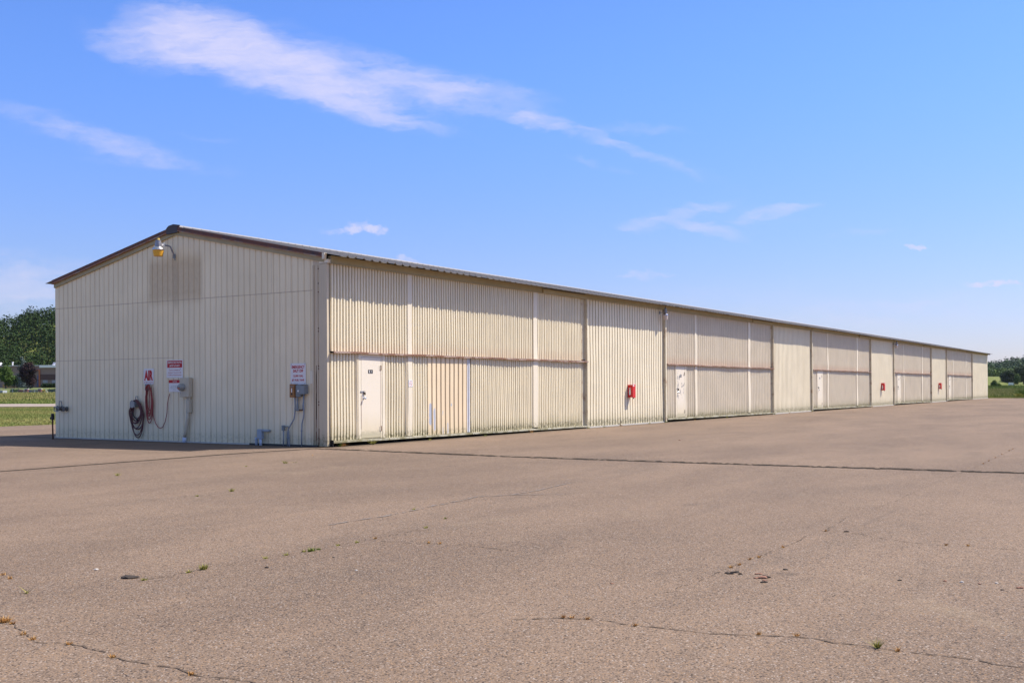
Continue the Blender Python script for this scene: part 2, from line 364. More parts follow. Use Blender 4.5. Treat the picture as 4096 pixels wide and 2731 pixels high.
# ------------------------------------------------------------------ terrain height
def az_r(x, y):
    dx, dy = x-CAM[0], y-CAM[1]
    return np.degrees(np.arctan2(dy, dx)), np.hypot(dx, dy)
def sm(x, a, b): t = np.clip((x-a)/(b-a), 0, 1); return t*t*(3-2*t)
def terrain(x, y):
    az, r = az_r(np.asarray(x, float), np.asarray(y, float))
    left = sm(az, 30, 44)
    gl = np.interp(r, [0, 128, 200, 280, 400, 430, 660, 900, 3000], [0, 0, .72, 1.9, 3.0, 4.5, 1, 1, 1])
    topl = np.interp(az, [30, 40, 50, 55, 56.5, 58.3, 62, 80], [2.0, 2.5, 3.05, 3.1, 2.97, 2.28, 1.7, 1.0])
    hl = 4+np.tan(np.radians(topl))*660*sm(r, 420, 660)
    zl = np.where(r < 420, gl, hl)
    topr = np.interp(az, [-30, 0, 5, 6.7, 7.3, 8, 8.7, 12, 25, 40], [1.0, .95, .95, .92, .78, .68, .72, .8, 1.0, 1.3])
    gr = np.interp(r, [0, 300, 600, 760, 900, 3000], [0, 0, .6, 3.0, 3.5, 3.5])
    mound = 6.2*np.exp(-((az-8.15)/.62)**2)*np.exp(-((r-730)/70.)**2)
    zr = gr+mound+(np.tan(np.radians(topr))*1450-3.5)*sm(r, 950, 1450)
    rough = .25*np.sin(x*.05+1.3)*np.sin(y*.043)*sm(r, 130, 300)
    return zl*left+zr*(1-left)+rough
def grass_fn(t, b):
    P = t.new('ShaderNodeNewGeometry').outputs['Position']
    n = t.noise(t.scalev(P, (.05, .05, .05)), 3, 6, .65); n2 = t.noise(P, 1.2, 6, .7); n3 = t.noise(P, 9, 4, .7)
    c = t.mix(t.smooth(n, .35, .65), (.10, .16, .03), (.16, .17, .05))
    c = t.mix(t.math('MULTIPLY', t.smooth(n2, .42, .7), .7), c, (.26, .21, .10))
    c = t.mix(t.smooth(n3, .4, .75, 0, .3), c, (.06, .10, .02))
    setc(t, b, c); bump(t, b, n3, .06, .8)
M_grass = mat('meadow_grass', rough=.95, fn=grass_fn, spec=.1)
nr, na = 150, 420
rr = np.concatenate([[0], np.geomspace(20, 4200, nr-1)]); aa = np.linspace(0, 2*np.pi, na, endpoint=False)
RR, AA = np.meshgrid(rr, aa, indexing='ij')
X = CAM[0]+RR*np.cos(AA); Y = CAM[1]+RR*np.sin(AA); Z = terrain(X, Y)-.03
idx = np.arange(nr*na).reshape(nr, na)
F = np.stack([idx[:-1, :], np.roll(idx, -1, 1)[:-1, :], np.roll(idx, -1, 1)[1:, :], idx[1:, :]][::-1], -1).reshape(-1, 4)
o = fast_mesh('terrain', np.stack([X, Y, Z], -1).reshape(-1, 3), F, M_grass); o.data.shade_smooth(); tag(o, kind='structure')

# ------------------------------------------------------------------ asphalt
def asphalt_fn(t, b):
    P = t.new('ShaderNodeNewGeometry').outputs['Position']
    v = t.new('ShaderNodeTexVoronoi', ins={'Vector': P, 'Scale': 96.0}); dist = v.outputs['Distance']
    s = t.new('ShaderNodeSeparateColor', ins={0: v.outputs['Color']}); rnd = s.outputs[0]; rnd2 = s.outputs[1]
    big = t.noise(t.scalev(P, (.16, .42, 1), (0, 0, .08)), .8, 5, .62); bg2 = t.noise(t.scalev(P, (.5, 1.4, 1), (0, 0, -.5)), .6, 6, .7); mid = t.noise(P, 2.0, 6, .7); hi = t.noise(P, 60, 4, .7)
    base = t.mix(t.smooth(big, .32, .68), (.132, .092, .066), (.222, .156, .110))
    base = t.mix(t.math('MULTIPLY', t.smooth(bg2, .46, .72), .60), base, (.098, .074, .058))
    base = t.mix(t.math('MULTIPLY', t.smooth(mid, .50, .78), .45), base, (.262, .180, .120))
    stone = t.mix(rnd2, (.055, .038, .030), (.30, .225, .18))
    stone = t.mix(t.smooth(rnd, .76, .82), stone, (.32, .20, .115))
    stone = t.mix(t.smooth(rnd, .93, .95), stone, (.42, .37, .34))
    c = t.mix(t.math('MULTIPLY', t.smooth(dist, .80, .30), .72), base, stone)
    pit = t.math('MULTIPLY', t.smooth(rnd2, .20, .10), t.smooth(hi, .42, .55))
    c = t.mix(t.math('MULTIPLY', pit, .85), c, (.025, .02, .02))
    # the odd oil drip and old tyre scuffs
    oil = t.smooth(t.noise(P, .9, 4, .55), .66, .76); c = t.mix(t.math('MULTIPLY', oil, .45), c, (.07, .055, .048))
    scf = t.smooth(t.noise(t.scalev(P, (.09, 3.5, 1), (0, 0, .22)), 1.0, 4, .6), .66, .76); c = t.mix(t.math('MULTIPLY', scf, .22), c, (.09, .075, .068))
    sand = t.smooth(t.noise(P, .55, 6, .65, dist=.4), .60, .76)
    c = t.mix(t.math('MULTIPLY', sand, .40), c, (.28, .215, .15))
    sp = t.new('ShaderNodeSeparateXYZ', ins={0: P}); fx = sp.outputs[0]; fy = sp.outputs[1]
    gr = t.noise(t.scalev(P, (1, 2.5, 1)), 1.7, 6, .7)
    foot = t.math('MULTIPLY', t.smooth(t.math('MULTIPLY_ADD', gr, -.9, t.math('ABSOLUTE', fy)), .25, -.25), t.smooth(fx, -.8, .2))      # silt washed off the wall
    foot2 = t.math('MULTIPLY', t.smooth(t.math('MULTIPLY_ADD', gr, -.9, t.math('ABSOLUTE', fx)), .15, -.25), t.smooth(fy, -.6, .2))
    c = t.mix(t.math('MULTIPLY', t.math('MAXIMUM', foot, foot2), .6), c, (.085, .065, .042))
    setc(t, b, c)
    h = t.math('ADD', t.math('MULTIPLY', dist, -.6), t.math('MULTIPLY', hi, .6))
    bump(t, b, h, .006, .7)
M_asph = mat('weathered_asphalt', rough=.92, fn=asphalt_fn, spec=.25)
m = MB(); xs = [-70, -40, -20, -8, 0, 8, 20, 40, 60, 80, 102.2]; ys = [-140, -80, -40, -20, -8, 0, 10, 21.7]
vs = [(x, y, 0) for y in ys for x in xs]; n = len(xs)
m.add(vs, [(j*n+i, j*n+i+1, (j+1)*n+i+1, (j+1)*n+i) for j in range(len(ys)-1) for i in range(n-1)])
tag(m.build('apron', M_asph, recalc=False), kind='structure')
m = MB()      # taxiway beyond the grass, bending round behind the hangar
pts = [far_point(-700, 1618, 93.5), far_point(-200, 1618, 93.5), far_point(222, 1617.6, 93.5), (56, 62), (90, 52), (220, 50)]
pts = [Vector((p[0], p[1], 0)) for p in pts]; L = []
for i, p in enumerate(pts):
    t_ = (pts[min(i+1, len(pts)-1)]-pts[max(i-1, 0)]).normalized(); nn = Vector((-t_.y, t_.x, 0))
    w0 = -3.5; w1 = 15.5
    L += [(p.x+nn.x*w0, p.y+nn.y*w0, .012), (p.x+nn.x*w1, p.y+nn.y*w1, .012)]
m.add(L, [(2*i, 2*i+2, 2*i+3, 2*i+1) for i in range(len(pts)-1)])
M_taxi = simple('pale_taxiway', (.29, .235, .20), .9, scale=1)
tag(m.build('taxiway', M_taxi, recalc=False), kind='structure')

def ground_px(px, py, z=0.0):        # where a line of sight meets the apron
    d = FW + (px-2048)/FOC*RT - (py-1365.5-PPY)/FOC*UP
    t = (z-CAM[2])/d[2]; q = CAM+t*d
    return float(q[0]), float(q[1])
KR = 2048/2352.
def HL(p): return ground_px(p[0]*KR, 1700+p[1]*KR)
def HR(p): return ground_px(2048+p[0]*KR, 1700+p[1]*KR)
def ribbon(name, pts, wid, mt, jit=.3, step=.06, z=.004, wob=.02, gap=0.0, kind='structure'):
    P = [Vector((*p, 0)) for p in pts]; out = []
    for a, b_ in zip(P[:-1], P[1:]):
        k = max(1, int((b_-a).length/step)); out += [a+(b_-a)*i/k for i in range(k)]
    out.append(P[-1]); mb = MB(); prev = None; off = 0
    for i, p in enumerate(out):
        t_ = (out[min(i+1, len(out)-1)]-out[max(i-1, 0)])
        if t_.length < 1e-6: continue
        t_.normalize(); nn = Vector((-t_.y, t_.x, 0)); off = off*.8+random.uniform(-wob, wob)
        wd = wid*(1+random.uniform(-jit, jit)); c = p+nn*off
        cur = [(c.x+nn.x*wd/2, c.y+nn.y*wd/2, z), (c.x-nn.x*wd/2, c.y-nn.y*wd/2, z)]
        if prev and random.random() > gap: mb.add(prev+cur, [(0, 1, 3, 2)])
        prev = cur
    o = mb.build(name, mt, recalc=False)
    return tag(o, kind=kind)
def tarfn(t, b):
    P = t.new('ShaderNodeNewGeometry').outputs['Position']; n = t.noise(P, 30, 5, .7); n2 = t.noise(P, 5, 5, .7)
    setc(t, b, t.mix(t.smooth(n, .58, .72), t.mix(n2, (.030, .026, .023), (.085, .068, .056)), (.30, .25, .21))); bump(t, b, n, .02, 1)
M_tarj = mat('crumbling_tar_seal', rough=.95, fn=tarfn, spec=.05)
M_crack = simple('open_crack', (.085, .060, .042), .95, var=.4, scale=12)
M_seal = simple('old_crack_sealer', (.19, .155, .135), .7, var=.2)
M_dust = simple('sand_in_cracks', (.33, .27, .20), .95, var=.15, scale=20)
ribbon('tar_joint', [(-8.9, -.02), (-6, .02), (-3, .1), (-.62, -.2)], .12, M_tarj, .4, .08, .006, .006)
ribbon('tar_joint', [(-.62, -.15), (-.72, -2.5), (-.95, -5.7), (-.8, -10), (-.5, -15.4), (-.3, -30), (0, -60)], .13, M_tarj, .7, .07, .006, .02, .03)
ribbon('tar_joint', [(-.50, -.4), (-.58, -2.5), (-.80, -5.7), (-.63, -10), (-.34, -15.4), (-.12, -30), (.2, -60)], .09, M_tarj, .9, .07, .006, .03, .12)
m = MB()
for p in ([-.55, .35], ): pass
ribbon('apron_crack', [HR(p) for p in ((0, 893), (230, 885), (350, 890), (430, 898), (500, 915), (640, 928), (780, 943), (900, 960), (1050, 963), (1250, 970), (1400, 980), (1480, 997), (1600, 1008), (1680, 1022), (1800, 1040), (1920, 1052), (2000, 1060), (2120, 1075), (2240, 1100), (2352, 1112), (2600, 1130))], .010, M_crack, .7, .03, .004, .008, .12)
ribbon('apron_crack', [HR(p) for p in ((700, 772), (870, 710), (1000, 655), (1140, 605), (1250, 562), (1380, 500), (1440, 485), (1540, 425), (1680, 380), (1800, 330), (1900, 285), (1975, 252), (2120, 200), (2300, 110), (2400, 60))], .007, M_crack, .9, .03, .004, .012, .5)
ribbon('apron_crack', [HR(p) for p in ((1440, 485), (1600, 500), (1750, 530), (1900, 548), (2000, 555), (2100, 560), (2352, 575), (2500, 585))], .008, M_crack, .9, .03, .004, .012, .4)
ribbon('apron_crack', [HL(p) for p in ((640, 712), (860, 675), (1000, 650), (1130, 630), (1220, 612), (1320, 595), (1440, 575), (1553, 552), (1725, 520), (1850, 495), (1958, 470))], .007, M_crack, .9, .03, .004, .012, .5)
ribbon('apron_crack', [HL(p) for p in ((1725, 530), (1850, 540), (1970, 543), (2120, 550), (2250, 565), (2352, 577), (2500, 590))], .008, M_crack, .9, .03, .004, .012, .45)
ribbon('apron_crack', [HL(p) for p in ((-200, 860), (0, 895), (60, 915), (100, 950), (150, 985), (200, 1000), (320, 1005), (370, 1012), (420, 1030), (470, 1045), (520, 1068), (600, 1085), (700, 1103), (800, 1120), (850, 1138), (950, 1160), (1050, 1172), (1130, 1184), (1300, 1210))], .008, M_crack, .7, .03, .004, .012, .2)
ribbon('apron_crack', [HL(p) for p in ((380, 290), (480, 298), (700, 302), (870, 330), (1000, 320), (1120, 318), (1280, 325), (1500, 350), (1600, 355))], .008, M_crack, .8, .06, .004, .015, .45)
ribbon('sealed_crack', [HL(p) for p in ((1500, 462), (1700, 430), (1900, 392), (2050, 358), (2200, 330), (2352, 320), (2600, 318))], .03, M_seal, .8, .06, .005, .02, .25)
ribbon('sealed_crack', [HR(p) for p in ((0, 320), (120, 300), (270, 265))], .035, M_seal, .4, .06, .005, .01, .2)

# ------------------------------------------------------------------ hangar
HW, HL_ = 10.81, 101.5               # gable width, length
RY, RZ = 5.415, 5.82                 # ridge
EY, EZ = -.55, 4.60; EY2, EZ2 = 11.165, 4.60
def roofz(y): return RZ+(EZ-RZ)*(RY-y)/(RY-EY) if y < RY else RZ+(EZ2-RZ)*(y-RY)/(EY2-RY)
hangar = thing('aircraft_hangar', 'long cream corrugated metal aircraft hangar with low gable roof and rusty trim', 'hangar', (50, 5.4, 0))
PW = .2103
PROF_WALL = [(0, .0, 0), (.140, .0, 0), (.152, .026, .9), (.188, .026, 1), (.200, .0, .5)]      # wide crest, narrow pan
PROF_GAB = [(0, .0, 0), (.148, .0, 0), (.160, .014, .8), (.186, .014, 1), (.198, .0, .2)]
PROF_DOOR = [(0, 0, 0), (.052, 0, 0), (.064, .034, .7), (.100, .034, 1), (.110, .008, .0), (.160, .008, 0), (.172, .034, .5), (.200, .034, .8)]
def corr(mb, s0, s1, zb, zt, prof, pitch, fmap, off, rows=5, warp_amt=.004, phase=0.0):
    """corrugated sheet: s along the wall, out = distance proud of the wall plane; prof gives (s, inset, grime)"""
    k = int(math.floor((s0-phase)/pitch))-1; br = []
    sc = pitch/.2103*1.0
    while True:
        base = phase+k*pitch
        if base > s1: break
        for ds, dep, gr in prof:
            s = base+ds*(pitch/.2103)
            if s0 < s < s1: br.append((s, dep, gr))
        k += 1
    br = [(s0, 0, 0)]+br+[(s1, 0, 0)]
    vs = []; gs = []; fs = []
    for i, (s, dep, gr) in enumerate(br):
        a = zb(s) if callable(zb) else zb; c = zt(s) if callable(zt) else zt
        for j in range(rows+1):
            z = a+(c-a)*j/rows
            wv = warp_amt*(math.sin(s*1.7+z*2.1)+math.sin(s*.63-z*1.3+2))*(1 if 0 < j < rows else .3)
            vs.append(fmap(s, z, off-dep+wv)); gs.append(gr)
    r1 = rows+1
    for i in range(len(br)-1):
        for j in range(rows): fs.append((i*r1+j, (i+1)*r1+j, (i+1)*r1+j+1, i*r1+j+1))
    mb.add(vs, fs, 0, gs)
gmap = lambda s, z, o: (-o, s, z)
fmap = lambda s, z, o: (s, -o, z)
# gable sheets
m = MB(); corr(m, .44, HW, .03, 3.842, PROF_GAB, PW, gmap, .0, 7, .003, phase=.14)
corr(m, .44, HW, 3.842, lambda y: roofz(y)-.10, PROF_GAB, PW, gmap, .005, 4, .002, phase=.14)
m.build('gable_wall', M_gable, hangar, recalc=False)
# far gable and back wall, plain sheets
m = MB(); m.hexa([(HL_-.02, 0, .03), (HL_+.02, 0, .03), (HL_+.02, HW, .03), (HL_-.02, HW, .03), (HL_-.02, 0, 4.6), (HL_+.02, 0, 4.6), (HL_+.02, HW, 4.6), (HL_-.02, HW, 4.6)])
m.add([(HL_, 0, 4.6), (HL_, HW, 4.6), (HL_, RY, 5.75)], [(0, 1, 2)])
m.build('gable_wall', M_wall, hangar)
m = MB(); m.box(.02, HL_-.03, HW-.02, HW+.01, 0, 4.55); m.build('rear_wall', M_wall, hangar)
m = MB(); m.box(.04, HL_-.04, .10, HW-.05, -.02, .012); m.build('floor_slab', simple('dark_floor', (.03, .03, .03), .9), hangar)
# corner column cover at the near corner
m = MB()
m.box(-.040, .05, -.045, .215, .02, 4.47); m.box(-.03, -.012, .40, .44, .02, 4.45)
m.build('corner_column', M_col, hangar)
m = MB(); m.box(-.004, .02, .215, .44, .02, 4.60); m.box(-.018, -.004, .275, .315, .02, 4.45); m.build('column_recess', wall_mat('column_pan', base=(.66, .55, .40), dirt=.3, streak=.9), hangar)
m = MB(); m.box(-.0145, -.0125, .315, .335, .06, 2.0); m.box(-.0145, -.0125, .235, .262, .05, .45)
for k in range(14):
    z0 = .05+random.random()*1.6; m.box(-.0165, -.0145, .30+random.random()*.02, .335+random.random()*.012, z0, z0+.1+random.random()*.25)
m.build('rust_streak', M_rust, hangar)
for zz in (4.36, 4.0, 3.79, 2.9, 2.83, 1.98, 1.91, 1.10, 1.03, .22):
    for yy in (.262, .225):
        mm = MB(); mm.lathe((-.0125 if yy > .24 else -.0125, yy, zz), [(.016, 0), (.016, -.004), (.006, -.008)], 8, axis='x'); mm.build('bolt', M_rust, hangar)
# fixed wall bays, doors
BAY = 19.64; NB = 5; X0 = .05
def bay_x(k): return X0+k*BAY if k else .045
m_parts = []
for k in range(NB):
    xa = bay_x(k)+12.97+(.02 if k else 0); xb = bay_x(k+1)-.13 if k < NB-1 else HL_
    m = MB(); corr(m, xa, xb, .045, 4.50, PROF_WALL, PW, fmap, .045, 6, .006, phase=xa+.02)
    m.build('wall_sheeting', M_wall, hangar, recalc=False)
    m = MB(); m.box(xa, xb, -.085, .02, -.01, .045); m.build('wall_sill', M_conc, hangar)
    # backing for the doors so that no daylight shows behind
# header boards under the eave
m = MB()
for k in range(NB):
    xa = bay_x(k)
    m.box(xa, xa+10.0, -.12, .0, 4.475, 4.66); m.box(xa+10.0, xa+12.93, -.17, .0, 4.475, 4.60); m.box(xa+12.93, bay_x(k+1) if k < NB-1 else HL_, -.10, .0, 4.50, 4.66)
m.build('eave_fascia', M_soff, hangar)
m = MB(); m.box(.0, HL_, -.138, -.12, 4.462, 4.475); m.build('header_flashing', M_soff, hangar)
# roof with ribs running up the slope
def roof_side(ya, za, yb, zb, name):
    mb = MB(); x = -.10; P = .3048; vs = []; fs = []; i = 0; prof = [(0, 0), (.20, 0), (.225, .030), (.262, .030), (.287, 0)]
    xs_ = []
    while x < HL_+.12:
        for dx, dz in prof: xs_.append((x+dx, dz*.8))
        x += P
    xs_ = [q for q in xs_ if q[0] <= HL_+.12]
    nseg = 3
    for xx, dz in xs_:
        for j in range(nseg+1):
            t_ = j/nseg; sag = .010*math.sin(xx*.9)*math.sin(t_*3)+.012*math.sin(xx*.31+1)
            vs.append((xx, ya+(yb-ya)*t_, za+(zb-za)*t_+dz+sag))
    for i in range(len(xs_)-1):
        for j in range(nseg): fs.append((i*(nseg+1)+j, (i+1)*(nseg+1)+j, (i+1)*(nseg+1)+j+1, i*(nseg+1)+j+1))
    mb.add(vs, fs); o = mb.build(name, [M_roof, M_under], hangar, recalc=False)
    md = o.modifiers.new('t', 'SOLIDIFY'); md.thickness = .004; md.offset = -1; md.material_offset = 1
    return o
roof_side(EY, EZ, RY, RZ, 'roof_panel'); roof_side(EY2, EZ2, RY, RZ, 'roof_panel')
# soffit edge: bright cut edges of the sheet along the eave
m = MB(); x = -.10
while x < HL_:
    m.add([(x+.0, EY-.003, EZ-.003), (x+.20, EY-.003, EZ-.003), (x+.20, EY-.003, EZ+.001), (x, EY-.003, EZ+.001), (x+.0, EY+.02, EZ-.006), (x+.20, EY+.02, EZ-.006)], [(0, 1, 2, 3), (0, 4, 5, 1)])
    x += .3048*(1 if random.random() < .8 else 2)
tag(m.build('sheet_edge', M_edge, hangar), kind='stuff')
m = MB()
for (ya, yb) in ((RY-.13, RY), (RY+.13, RY)):
    s = 1 if ya < RY else -1
    za = roofz(ya)+.034; zb = RZ+.062
    p = [(-.12, ya, za-.02), (HL_+.1, ya, za-.02), (HL_+.1, RY, zb-.02), (-.12, RY, zb-.02), (-.12, ya, za), (HL_+.1, ya, za), (HL_+.1, RY, zb), (-.12, RY, zb)]
    m.hexa(p)
m.build('ridge_cap', M_cap, hangar)
m = MB(); x = 0.1
while x < HL_:
    for yy in (-.35, 1.1, 2.6, 4.1, 5.25):
        z_ = roofz(yy)+.032; m.add([(x-.011, yy-.011, z_), (x+.011, yy-.011, z_), (x+.011, yy+.011, z_), (x-.011, yy+.011, z_), (x, yy, z_+.022)], [(0, 1, 4), (1, 2, 4), (2, 3, 4), (3, 0, 4)])
    x += .3048
tag(m.build('roof_screws', M_screw, hangar), kind='stuff')
# purlin under each eave, seen from below
m = MB(); m.box(.1, HL_-.1, -.08, -.02, 4.60, 4.66); m.build('eave_strut', M_under, hangar)
# rake trim on both gables
def rake(xa, xb, y0, y1, dz0, dz1, mt, name):
    m = MB(); m.hexa([(xa, y0, roofz(y0)+dz0), (xb, y0, roofz(y0)+dz0), (xb, y1, roofz(y1)+dz0), (xa, y1, roofz(y1)+dz0), (xa, y0, roofz(y0)+dz1), (xb, y0, roofz(y0)+dz1), (xb, y1, roofz(y1)+dz1), (xa, y1, roofz(y1)+dz1)])
    return m.build(name, mt, hangar)
for y0, y1 in ((.03, 1.9), (1.904, 3.6), (3.604, 5.25)): rake(-.118, -.06, y0, y1, -.080, .014, M_rake, 'rake_trim'); rake(-.125, -.05, y0, y1, -.108, -.080, M_lip, 'trim_lip')
for y0, y1 in ((5.70, 7.1), (7.104, 8.95), (8.954, 10.82)): rake(-.118, -.06, y0, y1, -.080, .014, M_rake, 'rake_trim'); rake(-.125, -.05, y0, y1, -.108, -.080, M_lip, 'trim_lip')
rake(-.06, .0, .03, RY, -.215, -.10, M_soff, 'rake_soffit'); rake(-.06, .0, RY, 10.80, -.215, -.10, M_soff, 'rake_soffit')
rake(-.108, .0, .03, RY, -.02, -.006, M_under, 'rake_flange'); rake(-.108, .0, RY, 10.80, -.02, -.006, M_under, 'rake_flange')
rake(HL_+.04, HL_+.10, -.3, RY, -.12, .02, M_rake, 'rake_trim'); rake(HL_+.04, HL_+.10, RY, 11, -.12, .02, M_rake, 'rake_trim')
m = MB(); yl, yr = 5.70, 5.25       # dark peak plate
m.add([(-.124, yl, roofz(yl)-.13), (-.124, yr, roofz(yr)-.13), (-.124, yr, roofz(yr)+.03), (-.124, RY-.2, RZ+.035), (-.124, RY, RZ+.068), (-.124, RY+.2, RZ+.035), (-.124, yl, roofz(yl)+.03),
       (-.05, yl, roofz(yl)-.13), (-.05, yr, roofz(yr)-.13), (-.05, yr, roofz(yr)+.03), (-.05, RY-.2, RZ+.035), (-.05, RY, RZ+.068), (-.05, RY+.2, RZ+.035), (-.05, yl, roofz(yl)+.03)],
      [(0, 1, 2, 3, 4, 5, 6), (13, 12, 11, 10, 9, 8, 7)]+[(i, (i+1) % 7, (i+1) % 7+7, i+7) for i in range(7)])
m.build('peak_plate', simple('dark_peak', (.06, .045, .05), .5), hangar)
m = MB(); m.hexa([(-.13, -.03, 4.57), (-.04, -.03, 4.57), (-.04, .03, 4.57), (-.13, .03, 4.57), (-.13, -.05, 4.72), (-.04, -.05, 4.72), (-.04, .03, 4.72), (-.13, .03, 4.72)]); m.box(-.05, .04, -.10, .20, 4.48, 4.57)
m.build('trim_end_cap', M_flat, hangar)
# slab edge and tar at the foot of the gable
m = MB(); m.box(-.045, .0, .3, HW, -.01, .03); m.build('slab_edge', M_conc, hangar)
m = MB(); m.box(-.07, -.045, .25, 2.6, -.01, .045); m.build('tar_membrane', M_tar, hangar)
m = MB(); m.box(-.020, -.003, .45, .535, 1.545, 1.86); m.build('cover_plate', M_flat, hangar)

# text helper: returns (verts, faces) of a flat text outline filled to the asked width and height
_dg = None
def text_mesh(s, wdt, hgt, bold=.0):
    cu = bpy.data.curves.new('t', 'FONT'); cu.body = s; cu.size = 1; cu.offset = bold; cu.resolution_u = 3
    ob = bpy.data.objects.new('t', cu); COL.objects.link(ob); bpy.context.view_layer.update()
    me = bpy.data.meshes.new_from_object(ob.evaluated_get(bpy.context.evaluated_depsgraph_get()))
    v = np.array([q.co[:] for q in me.vertices]); f = [tuple(p.vertices) for p in me.polygons]
    bpy.data.objects.remove(ob); bpy.data.curves.remove(cu); bpy.data.meshes.remove(me)
    a = v.min(0); b_ = v.max(0); u = (v[:, 0]-a[0])/(b_[0]-a[0])*wdt; h = (v[:, 1]-a[1])/max(1e-6, b_[1]-a[1])*hgt
    return u, h, f
def lettering(mb, s, cx, cz, wdt, hgt, plane, off, bold=.0, mi=0):
    u, h, f = text_mesh(s, wdt, hgt, bold)
    if plane == 'gable': vs = [(-off, cx+wdt/2-a, cz-hgt/2+b_) for a, b_ in zip(u, h)]
    else: vs = [(cx-wdt/2+a, -off, cz-hgt/2+b_) for a, b_ in zip(u, h)]
    mb.add(vs, f, mi)

# ---- hangar doors
plate_txt = ['E1', 'E3', 'E5', 'E7', 'E9']
def hangar_door(k):
    x = bay_x(k); D = thing('hangar_door', None, None, (x, 0, 0)); D.parent = hangar; D.matrix_parent_inverse = parent_inv(hangar)
    # upper and lower leaves with the flat strips between the sheets
    fl = [(3.03, 3.22), (9.50, 9.76)]; wdt = 12.70
    droop = lambda s: .095-(s-x)/12.9*.05
    up = [(0, 3.03), (3.22, 9.50), (9.76, wdt)]
    for a, b_ in up:
        m = MB(); corr(m, x+a, x+b_, 2.33, 4.475, PROF_DOOR, .222, fmap, .066, 5, .004, phase=x+a+.06); m.build('upper_sheet', M_door if k < 1 else M_door2, D, recalc=False)
    segs = [(0, 1.09), (2.08, 3.03), (3.22, 3.98 if k == 0 else 9.50), (9.76, wdt)]
    if k == 0: segs.append((5.99, 9.50))
    for a, b_ in segs:
        m = MB(); corr(m, x+a, x+b_, lambda s: droop(s)+.05, 2.30, PROF_DOOR, .222, fmap, .066, 6, .005+.003*(k == 3), phase=x+a+.05); m.build('lower_sheet', M_door if k < 1 else M_door2, D, recalc=False)
    if k == 0:
        m = MB(); corr(m, x+3.93, x+5.81, .135, 2.30, PROF_WALL, PW, fmap, .070, 6, .003, phase=x+3.93+.01); tag(m.build('replacement_sheet', M_tan, D, recalc=False), 'tan replacement sheet with peeling paint')
        m = MB(); m.box(x+5.812, x+5.948, -.060, -.03, .14, 2.30); m.box(x+5.88, x+5.93, -.078, -.06, .14, 2.30); tag(m.build('edge_strip', M_trimw, D), 'bare white metal edge strip')
    for i, (a, b_) in enumerate(fl):
        for z0, z1 in ((2.33, 4.475), (.15, 2.30)):
            m = MB(); corr(m, x+a, x+b_, z0, z1, [(0, 0, 0)], 9, fmap, .082, 8, .006, phase=x+a-1)
            m.add([(x+a, -.082, z0), (x+a, -.03, z0), (x+a, -.03, z1), (x+a, -.082, z1)], [(0, 1, 2, 3)]); m.add([(x+b_, -.082, z0), (x+b_, -.03, z0), (x+b_, -.03, z1), (x+b_, -.082, z1)], [(0, 1, 2, 3)])
            m.build('cover_strip', M_flat, D, recalc=False)
    # narrow ribs bundled beside the entry door and strips
    for a in (.98, 2.97, 9.45):
        for q in range(3): m = MB(); m.box(x+a-.02+q*.028, x+a-.010+q*.028, -.084, -.055, .16, 2.30); m.build('lap_rib', M_flat, D)
    # rails
    nseg = 14; m = MB(); P_ = []
    for i in range(nseg+1):
        s = x+.03+i*(13.03-.03)/nseg; dz = -.0015*(i)*1.0+.008*math.sin(i*1.9+k*2); o_ = .006*math.sin(i*1.3+k)
        P_ += [(s, -.160+o_, 2.292+dz), (s, -.03, 2.292+dz), (s, -.03, 2.338+dz), (s, -.160+o_, 2.338+dz), (s, -.160+o_, 2.330+dz), (s, -.160+o_, 2.30+dz)]
    m.add([p for i in range(nseg+1) for p in P_[i*6:i*6+4]], [(i*4+j, (i+1)*4+j, (i+1)*4+(j+1) % 4, i*4+(j+1) % 4) for i in range(nseg) for j in range(4)]+[(3, 2, 1, 0), (nseg*4, nseg*4+1, nseg*4+2, nseg*4+3)])
    m.build('middle_rail', M_rail, D)
    m = MB(); P_ = []
    for i in range(nseg+1):
        s = x+.03+i*(13.03-.03)/nseg; z0 = droop(s)+.004*math.sin(i*2.1+k)
        P_ += [(s, -.150, z0), (s, -.045, z0), (s, -.045, z0+.052), (s, -.150, z0+.052)]
    m.add(P_, [(i*4+j, (i+1)*4+j, (i+1)*4+(j+1) % 4, i*4+(j+1) % 4) for i in range(nseg) for j in range(4)]+[(3, 2, 1, 0), (nseg*4, nseg*4+1, nseg*4+2, nseg*4+3)])
    m.build('bottom_rail', M_brail, D)
    m = MB(); m.box(x+.015, x+.03, -.155, -.03, 2.296, 2.335); m.build('rail_end', M_dark, D); m = MB(); m.box(x+.01, x+.03, -.14, .05, .0, .17); m.build('rail_end', M_dark, D)
    for sx in (6.05, 6.18, 6.42, 7.0, 7.12, 7.2):
        pass
    if k < 2:
        for sx in (5.95, 6.05, 6.28, 7.0, 7.12, 7.22):
            m = MB(); m.box(x+sx, x+sx+.02, -.1635-.006, -.150, 2.312-.0012*sx, 2.326-.0012*sx); m.build('rail_bolt', M_dark, D)
            m = MB(); m.box(x+sx, x+sx+.02, -.1535, -.148, droop(x+sx)+.008, droop(x+sx)+.02); m.build('rail_bolt', M_dark, D)
    # posts either side
    m = MB(); m.box(x+12.73, x+12.955, -.035, .02, .02, 4.47); m.box(x+12.955, x+12.99, -.155, .02, .02, 4.47); m.build('side_post', M_post, D)
    m = MB(); m.box(x+12.78, x+12.953, -.052, -.036, 2.345, 2.375); m.build('rust_patch', M_rust, D)
    if k:
        m = MB(); m.box(x-.125, x-.02, -.145, .02, .02, 4.45); m.build('side_post', M_post, D)
    # entry door and its frame
    z0, z1 = .168, 2.215; a, b_ = x+1.13, x+1.895
